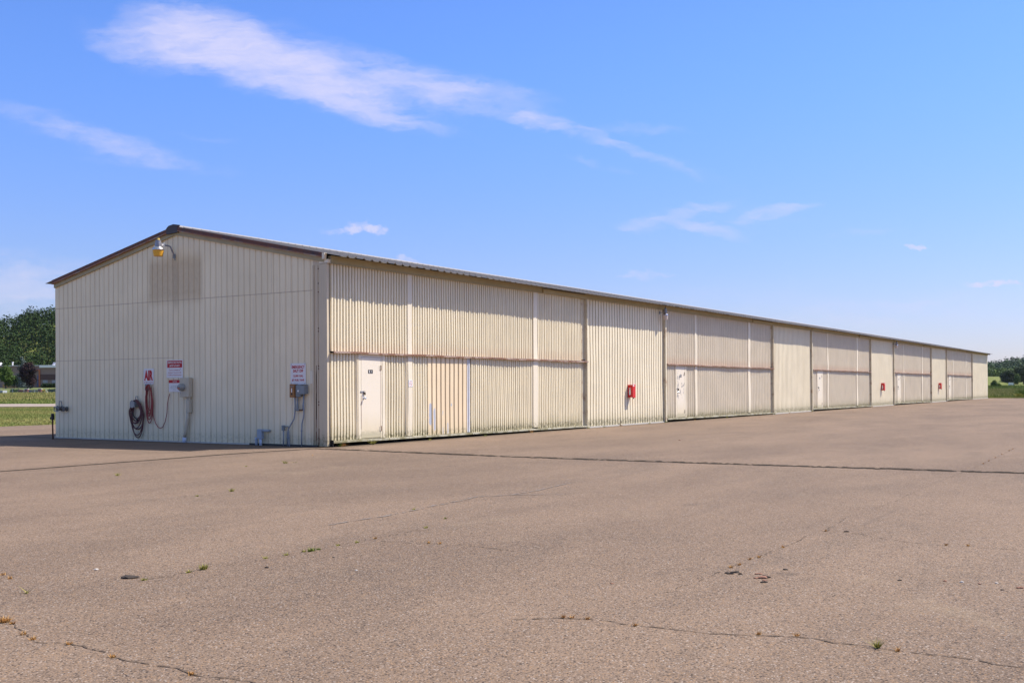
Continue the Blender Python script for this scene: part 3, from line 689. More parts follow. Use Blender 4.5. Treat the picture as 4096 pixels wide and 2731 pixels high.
    m = MB(); m.box(x+1.04, a, -.075, -.03, .15, 2.30); m.box(b_+.006, x+1.95, -.075, -.03, .15, 2.30); m.box(x+1.965, x+2.08, -.080, -.03, .15, 2.30); m.box(a, b_+.006, -.070, -.03, z1+.006, 2.30); m.box(a-.001, b_, -.08, -.03, .15, z0-.012)
    m.build('door_frame', M_flat, D)
    m = MB(); m.box(a-.002, b_+.01, -.052, -.03, .15, 2.25); m.box(x+1.95, x+1.965, -.06, -.03, .15, 2.3); m.build('door_gap', M_dark, D)
    m = MB(); m.bbox(a+.006, b_-.004, -.078, -.045, z0, z1, .003)
    # handle, plate and hinges belong to the entry door but sit one level up, beside it
    m.build('entry_door', M_edoorf if k == 1 else M_edoor, D)
    if k == 0:
        m = MB(); m.box(a-.004, a+.004, -.081, -.077, .4, 1.25); m.box(b_-.006, b_+.003, -.080, -.078, .45, 2.0); m.build('rust_streak', M_rail, D)
    for hz in (1.955, .39):
        m = MB(); m.box(b_-.055, b_-.012, -.086, -.078, hz-.06, hz+.06, 1); m.box(b_-.012, b_+.022, -.088, -.076, hz-.065, hz+.065); m.lathe((b_-.004, -.088, hz-.062), [(.010, 0), (.010, .124)], 8)
        m.build('hinge', [M_rust, M_flat], D)
    kx = a+.085
    m = MB(); m.lathe((kx, -.078, 1.175), [(.036, 0), (.032, -.010), (.014, -.018), (.014, -.045), (.026, -.052), (.030, -.068), (.022, -.080), (.004, -.083)], 14, axis='y'); m.build('door_knob', M_alu if k < 2 else M_metal, D, smooth=True)
    m = MB(); m.box(a-.03, a+.10, -.090, -.078, 1.325, 1.36); m.tube([(a+.075, -.098, 1.34), (a+.085, -.10, 1.365), (a+.115, -.10, 1.362), (a+.125, -.10, 1.335)], .005, 6); m.build('hasp', M_metal, D)
    m = MB(); m.hexa([(a+.085, -.115, 1.275), (a+.085, -.088, 1.275), (a+.135, -.088, 1.262), (a+.135, -.115, 1.262), (a+.07, -.115, 1.335), (a+.07, -.088, 1.335), (a+.125, -.088, 1.325), (a+.125, -.115, 1.325)]); m.build('padlock', M_brass, D)
    cx = a+.36
    m = MB(); m.box(cx-.09, cx+.09, -.0815, -.0785, 1.805, 1.90); lettering(m, plate_txt[k][0], cx-.035, 1.853, .038, .064, 'f', .0825, .03, 1); lettering(m, plate_txt[k][1], cx+.035, 1.853, .010 if k == 0 else .036, .064, 'f', .0825, .03, 1)
    m.build('number_plate', [M_black, M_whitebright], D)
    # warped lowest corner filler, dark space behind the door
    return D
DOORS = [hangar_door(k) for k in range(NB)]
DOORS[0]['label'] = 'nearest hangar door with a tan replacement sheet'
DOORS[1]['label'] = 'hangar door whose entry door has flaking paint'
for k in range(NB):
    m = MB(); x = bay_x(k); m.box(x-.12 if k else .05, x+12.97, .07, .10, .30, 4.5); m.build('door_backing', M_dark, hangar)

# ------------------------------------------------------------------ lamps
def yard_light(name, label, base, out, axis, lens, cap, big, zc):
    """base: wall point of the arm; out: horizontal reach"""
    T_ = thing(name, label, 'wall lamp', base)
    bx, by, bz = base; dx, dy = (-out, 0) if axis == 'x' else (0, -out)
    cx, cy = bx+dx, by+dy; s = big
    m = MB(); m.lathe((cx, cy, zc), [(.148*s, .0), (.150*s, .01), (.122*s, -.155), (.118*s, -.165), (.06*s, -.172)][::-1], 24)
    m.build('lens', lens, T_, smooth=False)
    m = MB(); m.lathe((cx, cy, zc), [(.158*s, .0), (.156*s, .014), (.135*s, .055), (.098*s, .088), (.08*s, .095)], 28); m.build('reflector', M_alu, T_, smooth=True)
    m = MB(); m.lathe((cx, cy, zc), [(.085*s, .095), (.078*s, .12), (.070*s, .25), (.074*s, .252), (.073*s, .262), (.03*s, .268)], 20); m.box(cx-.05*s, cx+.05*s, cy-.085*s, cy+.085*s, zc+.12, zc+.19); m.build('ballast_can', M_can, T_)
    m = MB(); m.lathe((cx, cy, zc), [(.038*s, .264), (.040*s, .30), (.034*s, .315), (.01, .320)], 14); m.build('photocell', cap, T_)
    m = MB(); ux, uy = (-1, 0) if axis == 'x' else (0, -1)
    if big > .8:
        pts = [(bx+ux*.02, by, bz-.02)] + [(bx+ux*(.03+.30*math.sin(a)), by, bz+.02+.20*(1-math.cos(a))*1.0) for a in [math.pi/2*i/8 for i in range(9)]]+[(bx+ux*(out-.07), by, zc+.155)]
        pts = [(bx+ux*.03, by, bz), (bx+ux*.05, by, bz+.07), (bx+ux*.09, by, bz+.13), (bx+ux*.16, by, zc+.14), (bx+ux*.24, by, zc+.152), (bx+ux*(out-.06), by, zc+.155)]
    else: pts = [(bx, by, zc+.12), (bx, by+uy*.1, zc+.12), (bx, by+uy*(out-.05), zc+.12)]
    m.tube(pts, .021*s, 10); m.build('arm', M_can, T_, smooth=True)
    if big > .8:
        m = MB(); m.box(bx-.05, bx-.0, by-.035, by+.035, bz-.05, bz+.06); m.tube([(bx-.03, by-.02, bz-.05), (bx-.03, by-.035, bz-.11)], .012, 8); m.build('wall_bracket', M_greybox, T_)
        m = MB(); m.box(bx-out+.07, bx-out+.19, by-.02, by+.02, zc+.135, zc+.175); m.box(bx-out+.175, bx-out+.19, by-.03, by+.03, zc+.115, zc+.21); m.build('clamp', M_whitebright, T_)
    else:
        m = MB(); m.box(bx-.03, bx+.03, by-.03, by, zc+.06, zc+.17); m.build('wall_bracket', M_greybox, T_)
    return T_
yard_light('yard_light', 'security lamp with amber lens on a curved arm near the gable peak', (0, 5.49, 5.03), .556, 'x', M_amber, M_yel, 1.0, 5.145)
yard_light('eave_light', 'milky lensed lamp under the eave between the first two hangar doors', (19.22, -.04, 4.36), .26, 'y', M_lens, M_blue, .72, 4.235)
yard_light('eave_light', 'small grey lamp under the eave above the second red cabinet wall', (58.83, -.04, 4.36), .26, 'y', M_lens, M_blue, .72, 4.235)
tag(bpy.data.objects['eave_light'], group='lamps under the eave'); tag(bpy.data.objects['eave_light.001'], group='lamps under the eave')

# ------------------------------------------------------------------ signs
def board(name, label, cat, y0, y1, z0, z1, off=.012, mt=None):
    T_ = thing(name, label, cat, (0, (y0+y1)/2, z0)); m = MB(); m.box(-off-.004, -off, y0, y1, z0, z1); m.build('board', mt or M_white, T_); return T_
T_ = board('sign', 'white AIR sign in tall red letters above the hanging red hose', 'sign', 6.36, 6.787, 1.577, 2.005)
m = MB(); lettering(m, 'AIR', 6.575, 1.815, .37, .285, 'gable', .0175, .06); lettering(m, 'SET TIMER TO ACTIVATE', 6.575, 1.622, .38, .030, 'gable', .0175, .01); m.build('lettering', M_red, T_)
T_ = board('sign', 'larger airport authority notice with red band at the top, above the meter', 'sign', 5.169, 5.83, 1.737, 2.227)
m = MB(); m.box(-.0175, -.0165, 5.20, 5.80, 2.015, 2.205); m.build('red_band', M_red, T_)
m = MB(); lettering(m, 'CAMBRIDGE AREA REGIONAL', 5.50, 2.155, .575, .055, 'gable', .0185, .012); lettering(m, 'AIRPORT AUTHORITY', 5.50, 2.065, .42, .055, 'gable', .0185, .012); m.build('lettering', M_whitebright, T_)
m = MB()
for s_, zz, wd in (('assumes no liability for', 1.945, .46), ('damage or loss of aircraft', 1.878, .52), ('or other personal property.', 1.812, .56)): lettering(m, s_, 5.50, zz, wd, .042, 'gable', .0175, .006)
m.build('lettering', M_red, T_)
m = MB()
for yy in (5.72, 5.27): m.lathe((-.0165, yy, 1.983), [(.008, 0), (.008, -.003)], 8, axis='x')
m.build('screw', M_black, T_)
T_ = board('sign', 'small notice with rounded red heading tucked behind the meter box', 'sign', 5.29, 5.742, 1.359, 1.682, .009)
m = MB(); m.box(-.0145, -.0135, 5.29, 5.742, 1.60, 1.683); m.build('red_band', M_red, T_)
m = MB(); lettering(m, 'NOTICE', 5.50, 1.64, .16, .035, 'gable', .0155, .01); m.build('lettering', M_white, T_)
m = MB()
for s_, zz, wd in (('ALL UNATTENDED', 1.525, .25), ('AIRCRAFT ARE TIED', 1.49, .32), ('DOWN AT THE OWNERS', 1.455, .30), ('EXPENSE', 1.42, .12)): lettering(m, s_, 5.52, zz, wd, .016, 'gable', .0145, .004)
m.build('lettering', M_greybox, T_)
T_ = board('sign', 'EMERGENCY SHUT OFF sign with red capitals near the hangar corner', 'sign', .681, 1.196, 1.533, 2.058)
m = MB()
for s_, zz, wd, hh in (('EMERGENCY', 1.965, .44, .076), ('SHUT OFF', 1.868, .34, .076), ('12,000 GAL', 1.74, .34, .062), ('JET FUEL TANK', 1.635, .43, .062)): lettering(m, s_, .938, zz, wd, hh, 'gable', .0175, .035)
m.build('lettering', M_red, T_)
m = MB()
for yy in (1.17, .71):
    for zz in (2.03, 1.56): m.lathe((-.0165, yy, zz), [(.010, 0), (.010, -.003)], 8, axis='x')
m.build('screw', M_black, T_)
T_ = thing('sign', 'no smoking sign with red slashed circle on the nearest hangar door strip', 'sign', (3.17, -.09, 1.46))
m = MB(); m.box(3.08, 3.262, -.098, -.094, 1.462, 1.644); m.build('board', M_whitebright, T_)
m = MB(); lettering(m, 'NO SMOKING', 3.171, 1.622, .15, .018, 'f', .0985, .01); m.box(3.14, 3.20, -.0988, -.0982, 1.535, 1.547); m.build('lettering', M_greybox, T_)
m = MB(); vs = []; N_ = 28
for k in range(N_):
    a = 2*math.pi*k/N_
    for r_ in (.060, .049): vs.append((3.171+r_*math.cos(a), -.0990, 1.543+r_*math.sin(a)))
m.add(vs, [(2*k, 2*((k+1) % N_), 2*((k+1) % N_)+1, 2*k+1) for k in range(N_)])
m.add([(3.171-.040, -.0991, 1.543+.034), (3.171-.034, -.0991, 1.543+.040), (3.171+.040, -.0991, 1.543-.034), (3.171+.034, -.0991, 1.543-.040)], [(0, 1, 2, 3)])
m.build('prohibition_ring', simple('faded_red_print', (.62, .22, .25), .5), T_)

# ------------------------------------------------------------------ red extinguisher cabinets
def cabinet(x, z0, z1, label):
    T_ = thing('extinguisher_cabinet', label, 'cabinet', (x, -.045, z0), 'red fire extinguisher cabinets on the hangar wall')
    y0, y1 = -.245, -.048; w_ = .235
    m = MB(); m.bbox(x, x+w_, y0, y1, z0, z1, .008); m.build('body', M_redbox, T_)
    m = MB(); m.bbox(x-.004, x+w_+.004, y0-.014, y0, z0-.012, z1+.015, .004); m.build('door', M_redbox, T_)
    m = MB(); m.box(x+.02, x+w_-.02, y0-.006, y0+.05, z1+.014, z1+.028); m.box(x+.02, x+.12, y0-.0165, y0-.0145, z1-.06, z1-.005); m.build('label_plate', M_whitebright, T_)
    yc = (y0+y1)/2+.01; e = x-.0025
    m = MB()      # white outline of an extinguisher on the side
    m.add([(e, yc-.032, z0+.09), (e, yc+.032, z0+.09), (e, yc+.032, z0+.27), (e, yc+.02, z0+.295), (e, yc-.02, z0+.295), (e, yc-.032, z0+.27)], [(0, 1, 2, 3, 4, 5)])
    m.add([(e, yc-.010, z0+.295), (e, yc+.010, z0+.295), (e, yc+.010, z0+.32), (e, yc+.045, z0+.345), (e, yc+.045, z0+.358), (e, yc-.010, z0+.335), (e, yc-.035, z0+.35), (e, yc-.035, z0+.338)], [(0, 1, 2, 3, 4, 5, 6, 7)])
    m.build('pictogram', M_whitebright, T_)
    m = MB(); m.box(x+.09, x+.13, y0-.005, y0+.03, z0-.05, z0); m.build('latch', M_dark, T_)
    return T_
cabinet(16.345, 1.03, 1.50, 'red extinguisher cabinet on the wall between the first two hangar doors')
cabinet(55.32, 1.08, 1.58, 'red extinguisher cabinet on the wall beneath the second eave lamp')
cabinet(75.25, 1.09, 1.59, 'farthest red extinguisher cabinet, between the last two hangar doors')
m = MB(); m.tube([(15.62, -.10, .0), (15.62, -.10, .16), (15.70, -.10, .16), (15.74, -.10, .08)], .012, 6); tag(m.build('ground_stake', M_brass), 'small bent metal bracket at the foot of the wall below the nearest red cabinet', 'bracket')

# ------------------------------------------------------------------ meter box with conduit
T_ = thing('electric_meter', 'beige electric meter box with round glass meter and conduit to the ground', 'meter box', (-.1, 4.98, 0))
m = MB(); m.bbox(-.150, -.012, 4.79, 5.15, 1.217, 1.734, .010); m.build('enclosure', M_beige, T_)
m = MB(); m.lathe((-.150, 5.02, 1.483), [(.100, 0), (.100, -.02), (.092, -.03), (.088, -.10), (.070, -.13), (.01, -.14)], 24, axis='x'); m.build('meter_dome', M_glassy, T_, smooth=True)
m = MB(); m.box(-.2945, -.288, 4.985, 5.055, 1.440, 1.463); m.build('meter_label', simple('orange_label', (.65, .12, .05), .5), T_)
m = MB(); m.box(-.2955, -.2885, 4.99, 5.05, 1.470, 1.487); m.build('display', M_black, T_)
m = MB(); m.lathe((-.24, 5.02, 1.36), [(.008, 0), (.012, -.03), (.006, -.06)], 8); m.build('seal_tag', M_metal, T_)
m = MB(); m.tube([(-.08, 4.90, 1.22), (-.08, 4.90, 1.13)], .035, 12); m.build('nipple', M_beige, T_)
m = MB(); m.tube([(-.08, 4.83, 1.22), (-.08, 4.83, 1.12)], .026, 12); m.build('nipple', M_beige, T_)
m = MB(); m.bbox(-.135, -.015, 4.80, 4.925, .793, 1.14, .03); m.build('pull_box', M_beige, T_)
m = MB(); m.tube([(-.08, 4.89, .82), (-.08, 4.92, .60), (-.08, 4.98, .30), (-.08, 5.04, .13)], .047, 14); m.build('conduit', M_beige, T_, smooth=True)
m = MB(); m.tube([(-.08, 5.035, .14), (-.08, 5.045, -.02)], .052, 14); m.build('conduit_sleeve', M_pvc, T_, smooth=True)

# ------------------------------------------------------------------ hoses on the gable
def hose_path(loops, x=-.06):
    out = []
    for i, (cy, ztop, zbot, hw) in enumerate(loops):
        n_ = 26; xo = x-.014*(i % 4)-.01*math.sin(i)
        for k in range(n_):
            a = 2*math.pi*k/n_; zc_ = (ztop+zbot)/2; hz = (ztop-zbot)/2
            out.append((xo-.03*(math.cos(a) > .6), cy+hw*math.sin(a)*(1-.25*math.cos(a)*0)*(1 if math.cos(a) < .3 else .85), zc_+hz*math.cos(a)))
    return out
T_ = thing('hose_hanger', 'coil of dark red hose hung on a metal hook left of the AIR sign', 'hose', (0, 7.14, 0))
m = MB(); m.lathe((-.09, 7.19, 1.02), [(.10, .10), (.085, .08), (.08, .0), (.085, -.08), (.10, -.1)], 16, axis='x')
m.tube([(-.03, 7.28, 1.04), (-.05, 7.20, 1.24), (-.05, 7.14, 1.24), (-.03, 7.08, 1.04)], .012, 6); m.tube([(-.18, 7.29, .93), (-.19, 7.26, 1.09), (-.19, 7.19, 1.13), (-.19, 7.12, 1.09), (-.18, 7.09, .93)], .010, 6); m.build('bracket', simple('pale_bracket', (.34, .34, .33), .5), T_)
m = MB(); m.tube(hose_path([(7.16, 1.13, .62, .19), (7.15, 1.12, .55, .20), (7.19, 1.12, .50, .24), (7.14, 1.13, .35, .25), (7.15, 1.14, .62, .22), (7.12, 1.13, .32, .27), (7.11, 1.14, .16, .25), (7.16, 1.12, .48, .25), (7.1, 1.14, .09, .235)]), .015, 8); m.build('hose', M_hose, T_, smooth=True)
m = MB(); m.tube([(-.10, 7.28, .80), (-.12, 7.22, .70), (-.13, 7.06, .60)], .014, 8); m.tube([(-.13, 7.07, .605), (-.13, 7.03, .57)], .024, 8); m.build('nozzle', M_black, T_)
T_ = thing('air_hose', 'bright red air hose draped from the small box under the AIR sign', 'hose', (0, 6.55, 0))
m = MB(); m.bbox(-.10, -.02, 6.61, 6.70, 1.41, 1.58, .008); m.build('outlet_box', M_greybox, T_)
m = MB(); m.tube(hose_path([(6.59, 1.56, .76, .10), (6.57, 1.55, .72, .12), (6.60, 1.54, .80, .09), (6.55, 1.56, .68, .13), (6.58, 1.55, .50, .15), (6.56, 1.55, .85, .11), (6.55, 1.57, .60, .14)], -.05), .012, 8); m.build('hose', M_hose2, T_, smooth=True)
m = MB(); m.tube([(-.05, 6.50, 1.50), (-.05, 6.47, 1.0), (-.04, 6.42, .70), (-.04, 6.33, .50), (-.04, 6.22, .39), (-.04, 6.12, .365), (-.04, 6.02, .41), (-.04, 5.93, .55), (-.04, 5.86, .78), (-.04, 5.84, 1.02), (-.04, 5.80, 1.18), (-.04, 5.74, 1.31)], .010, 8); m.build('supply_line', M_hose2, T_, smooth=True)
# hose reel hook at the far left end
T_ = thing('hose_reel', 'dark metal hose reel bracket at the far left end of the gable wall', 'hose reel', (0, 10.55, .85))
m = MB(); m.tube([(-.05, 10.78, .90), (-.06, 10.74, 1.10), (-.06, 10.66, 1.10), (-.05, 10.60, .90)], .012, 6); m.tube([(-.20, 10.78, .80), (-.20, 10.60, .80), (-.20, 10.56, .90), (-.20, 10.78, .92), (-.20, 10.80, .82)], .014, 6); m.build('frame', M_greybox, T_)
m = MB(); m.lathe((-.10, 10.67, .88), [(.085, .07), (.06, .06), (.06, -.06), (.085, -.07)], 14, axis='x'); m.lathe((-.09, 10.42, .87), [(.075, .05), (.055, .04), (.055, -.04), (.075, -.05)], 14, axis='x'); m.tube([(-.10, 10.66, .88), (-.10, 10.35, .88)], .022, 8); m.build('drum', simple('dark_oxide', (.12, .11, .10), .6), T_)
# fuel shut off boxes
T_ = thing('switch_box', 'rust orange switch box with grey conduit under the emergency sign', 'switch box', (0, 1.18, 1.2))
m = MB(); m.bbox(-.16, -.03, 1.06, 1.215, 1.212, 1.542, .008); m.build('box', M_rustbox, T_)
m = MB()
for yy in (1.185, 1.14, 1.095): m.lathe((-.161, yy, 1.485), [(.016, 0), (.016, -.004)], 10, axis='x')
m.build('knockout', M_greybox, T_)
m = MB(); m.box(-.166, -.160, 1.125, 1.155, 1.335, 1.44); m.build('lever_plate', M_whitebright, T_)
m = MB(); m.lathe((-.160, 1.14, 1.295), [(.021, 0), (.021, -.008)], 12, axis='x'); m.build('button', M_black, T_)
m = MB(); m.tube([(-.09, 1.10, 1.21), (-.07, 1.11, 1.0), (-.07, 1.125, .80), (-.07, 1.15, .68), (-.07, 1.25, .55), (-.07, 1.34, .44), (-.07, 1.375, .32), (-.07, 1.38, -.02)], .017, 10); m.lathe((-.07, 1.378, .18), [(.022, 0), (.022, .05)], 10); m.build('conduit', M_grey, T_, smooth=True)
T_ = thing('junction_box', 'grey electrical box with white button right of the rusty switch box', 'switch box', (0, .85, 1.2))
m = MB(); m.bbox(-.12, -.03, .90, 1.05, 1.225, 1.52, .008); m.bbox(-.17, -.03, .715, .955, 1.292, 1.510, .008); m.build('box', M_greybox, T_)
m = MB(); m.lathe((-.17, .905, 1.37), [(.024, 0), (.024, -.016), (.018, -.02)], 14, axis='x'); m.build('button', M_whitebright, T_)
m = MB(); m.box(-.172, -.03, .72, .80, 1.5105, 1.520); m.build('rusty_top', M_rust, T_)
m = MB(); m.tube([(-.08, .82, 1.29), (-.07, .82, .80), (-.07, .84, .70), (-.07, .885, .56), (-.07, .895, .40), (-.07, .90, -.02)], .017, 10); m.lathe((-.07, .897, .37), [(.023, 0), (.023, .035)], 10); m.tube([(-.07, .80, 1.29), (-.07, .857, 1.0), (-.07, .857, .90)], .013, 8); m.build('conduit', M_grey, T_, smooth=True)
m = MB(); m.lathe((-.08, 1.025, .93), [(.03, 0), (.034, .02), (.022, .14), (.018, .18), (.026, .20), (.026, .29)], 12); m.tube([(-.08, 1.09, .90), (-.08, .96, .90)], .024, 10); m.build('seal_fitting', M_greybox, T_)
m = MB(); m.tube([(-.08, .96, .90), (-.08, .85, .90)], .016, 8); m.build('rusty_nipple', M_rust, T_)
T_ = thing('capped_conduit', 'slim grey conduit with small elbow box left of the switch box conduits', 'conduit', (0, 1.48, 0))
m = MB(); m.tube([(-.06, 1.475, -.02), (-.06, 1.475, .40)], .015, 10); m.tube([(-.06, 1.44, .485), (-.06, 1.35, .485), (-.01, 1.345, .48)], .013, 8); m.build('pipe', M_grey, T_, smooth=True)
m = MB(); m.bbox(-.09, -.03, 1.44, 1.515, .385, .515, .012); m.build('elbow_box', M_greybox, T_)
m = MB(); m.tube([(-.06, 1.27, -.02), (-.06, 1.30, .36)], .017, 10); m.lathe((-.06, 1.30, .355), [(.021, 0), (.021, .02)], 10); tag(m.build('stub_pipe', M_grey), 'short leaning grey pipe stub between the two conduits', 'pipe')
T_ = thing('cleanout_box', 'pale grey plastic service box with elbow pipe low on the gable', 'service box', (0, 2.27, 0))
m = MB(); m.bbox(-.17, -.07, 2.19, 2.345, .165, .41, .015); m.build('box', M_greybox2, T_)
m = MB(); m.tube([(-.11, 2.20, .37), (-.11, 2.06, .37), (-.02, 2.03, .37)], .032, 12); m.build('elbow', M_greybox2, T_, smooth=True)
m = MB(); m.tube([(-.12, 2.255, -.02), (-.12, 2.26, .17)], .036, 12); m.build('riser', M_pvc, T_, smooth=True)
T_ = thing('capped_pipe', 'short blue grey pipe with white cap left of the service box', 'pipe', (0, 2.41, 0))
m = MB(); m.tube([(-.10, 2.405, -.02), (-.10, 2.41, .16)], .037, 12); m.build('pipe', M_greybox2, T_, smooth=True)
m = MB(); m.tube([(-.10, 2.41, .155), (-.10, 2.411, .20)], .042, 12); m.build('cap', M_pvc, T_)
for nm, dy in (('hose_hanger', .13), ('air_hose', .07), ('hose_reel', .20), ('switch_box', .12), ('junction_box', .12), ('capped_conduit', .07), ('cleanout_box', .12), ('capped_pipe', .10)):
    bpy.data.objects[nm].location.y -= dy
bpy.data.objects['stub_pipe'].location.y = -.07
# standpipe hydrant left of the gable
hx, hy = -.547, 10.13
T_ = thing('yard_hydrant', 'thin rusty standpipe hydrant with dark lever head left of the gable', 'hydrant', (hx, hy, 0))
m = MB(); m.tube([(hx, hy, -.02), (hx-.005, hy+.01, .35), (hx, hy+.02, .62)], .021, 10); m.build('standpipe', mat('dark_rusty_pipe', rough=.7, fn=rust_fn((.03, .02, .02), (.12, .03, .02), .7)), T_, smooth=True)
m = MB(); m.bbox(hx-.03, hx+.03, hy-.02, hy+.055, .56, .745, .01); m.tube([(hx, hy+.03, .64), (hx-.01, hy+.10, .63), (hx-.01, hy+.115, .58)], .018, 8); m.tube([(hx, hy-.01, .735), (hx, hy-.05, .70), (hx, hy-.055, .60), (hx, hy-.01, .575)], .010, 6); m.build('head', M_black, T_)

# ------------------------------------------------------------------ haze
hz = bpy.data.materials.new('haze_air'); hz.use_nodes = True; t = NT(hz.node_tree); t.n.clear()
pvn = t.new('ShaderNodeVolumePrincipled', ins={'Color': (.80, .88, 1.0, 1), 'Density': .00003, 'Anisotropy': .2})
t.l.new(pvn.outputs[0], t.new('ShaderNodeOutputMaterial').inputs['Volume'])
m = MB(); m.box(-400, 2300, -1400, 1600, -6, 120); tag(m.build('haze', hz), kind='stuff')
# ------------------------------------------------------------------ foliage
def leaf_mat(name, dark, light, trans=.0):
    def f(t, b):
        a = t.new('ShaderNodeAttribute', attribute_name='tint').outputs['Fac']
        setc(t, b, t.mix(a, dark, light))
    return mat(name, dark, .75, 0, f, .15)
def leaves(C, Rr, per, size, rng, shell=.55, flat=.85, tvar=.5):
    """C crown centres (n,3), Rr radii (n,3); per leaves each -> quads"""
    n_ = len(C); tot = n_*per
    d = rng.normal(size=(tot, 3)); d /= np.linalg.norm(d, axis=1)[:, None]
    ci_ = np.repeat(np.arange(n_), per)
    ph = rng.uniform(0, 6.28, (n_, 3))[ci_]
    lump = 1+.18*np.sin(d[:, 0]*4+ph[:, 0])+.16*np.sin(d[:, 2]*5+ph[:, 1])+.12*np.sin(d[:, 1]*7+ph[:, 2])
    rad = (shell+(1-shell)*rng.random(tot)**.5)*lump
    P = C[ci_]+d*Rr[ci_]*rad[:, None]
    nrm = d+rng.normal(size=(tot, 3))*.42; nrm /= np.linalg.norm(nrm, axis=1)[:, None]
    a = np.cross(nrm, rng.normal(size=(tot, 3))); a /= np.linalg.norm(a, axis=1)[:, None]; b_ = np.cross(nrm, a)
    s = (size*(.6+.8*rng.random(tot)))[:, None]
    V = np.stack([P-a*s, P-b_*s*.6+nrm*s*.1, P+a*s, P+b_*s*.6+nrm*s*.15], 1).reshape(-1, 3)
    Fc = np.arange(tot*4).reshape(-1, 4)
    base = rng.random(n_)[ci_]; tn = np.clip(base*(1-.45*(1-tvar))*.75+.30*rng.random(tot)*(1.4-tvar), 0, 1)
    return V, Fc, np.repeat(tn, 4)
def merge(parts):
    V = []; F_ = []; T__ = []; o_ = 0
    for v, f, t_ in parts: V.append(v); F_.append(f+o_); T__.append(t_); o_ += len(v)
    return np.concatenate(V), np.concatenate(F_), np.concatenate(T__)
L_wood = leaf_mat('woodland_leaves', (.010, .027, .006), (.040, .075, .012))
L_far = leaf_mat('far_woodland_leaves', (.020, .050, .022), (.060, .110, .040))
L_dark = leaf_mat('dark_green_leaves', (.010, .024, .010), (.035, .065, .020))
L_mid = leaf_mat('green_leaves', (.028, .065, .012), (.12, .18, .035))
L_purple = leaf_mat('purple_leaves', (.010, .006, .010), (.045, .022, .026))
L_spruce = leaf_mat('blue_spruce_needles', (.05, .07, .065), (.16, .20, .19))
L_bright = leaf_mat('bright_shrub_leaves', (.05, .10, .012), (.16, .24, .03))
L_redb = leaf_mat('red_shrub_leaves', (.05, .015, .015), (.16, .05, .045))
L_yel = leaf_mat('yellow_flower_leaves', (.35, .26, .02), (.65, .50, .03))
M_bark = simple('bark', (.10, .075, .055), .9)
def woods(az0, az1, r0, r1, spacing, crown, per, size, mt, name, seed, cond=None):
    rng = np.random.default_rng(seed); area = math.radians(az1-az0)*(r1*r1-r0*r0)/2; n_ = int(area/spacing**2)
    az = np.radians(rng.uniform(az0, az1, n_)); r = np.sqrt(rng.uniform(r0*r0, r1*r1, n_))
    x = CAM[0]+r*np.cos(az); y = CAM[1]+r*np.sin(az); z = terrain(x, y)
    if cond is not None:
        k = cond(np.degrees(az), r); x, y, z, r = x[k], y[k], z[k], r[k]; n_ = len(x)
    h = crown*rng.uniform(.75, 1.35, n_)
    C = np.stack([x, y, z+h*.9], -1); R_ = np.stack([h*.62, h*.62, h*.95], -1)
    return leaves(C, R_, per, size, rng, .72)
parts = [woods(53, 62, 430, 500, 6.5, 4.4, 210, .42, None, '', 1), woods(53, 62, 500, 690, 7, 4.8, 150, .52, None, '', 2), woods(62, 82, 425, 690, 12, 5.5, 50, 1.4, None, '', 3), woods(34, 53, 425, 690, 13, 5.5, 50, 1.4, None, '', 4)]
V, F_, T3 = merge(parts); tag(fast_mesh('hillside_woods', V, F_, L_wood, {'tint': T3}), 'dense green woodland covering the hill beyond the runway', 'woodland', kind='stuff')
parts = [woods(4.5, 11, 1100, 1480, 11, 5.5, 60, 1.1, None, '', 5), woods(-12, 4.5, 1150, 1480, 18, 6.5, 26, 2.2, None, '', 6), woods(11, 36, 1150, 1480, 20, 6.5, 24, 2.4, None, '', 7)]
V, F_, T3 = merge(parts); tag(fast_mesh('ridge_woods', V, F_, L_far, {'tint': T3}), 'hazy blue green woodland on the distant ridge', 'woodland', kind='stuff')
parts = [woods(6.0, 9.6, 800, 905, 7, 4.2, 120, .6, None, '', 8), woods(-4, 6.0, 790, 905, 16, 6.5, 36, 2.0, None, '', 9), woods(9.6, 24, 790, 905, 18, 7, 30, 2.2, None, '', 10)]
V, F_, T3 = merge(parts); tag(fast_mesh('valley_woods', V, F_, L_mid, {'tint': T3}), 'band of rounded green trees behind the grassy mound', 'woodland', kind='stuff')

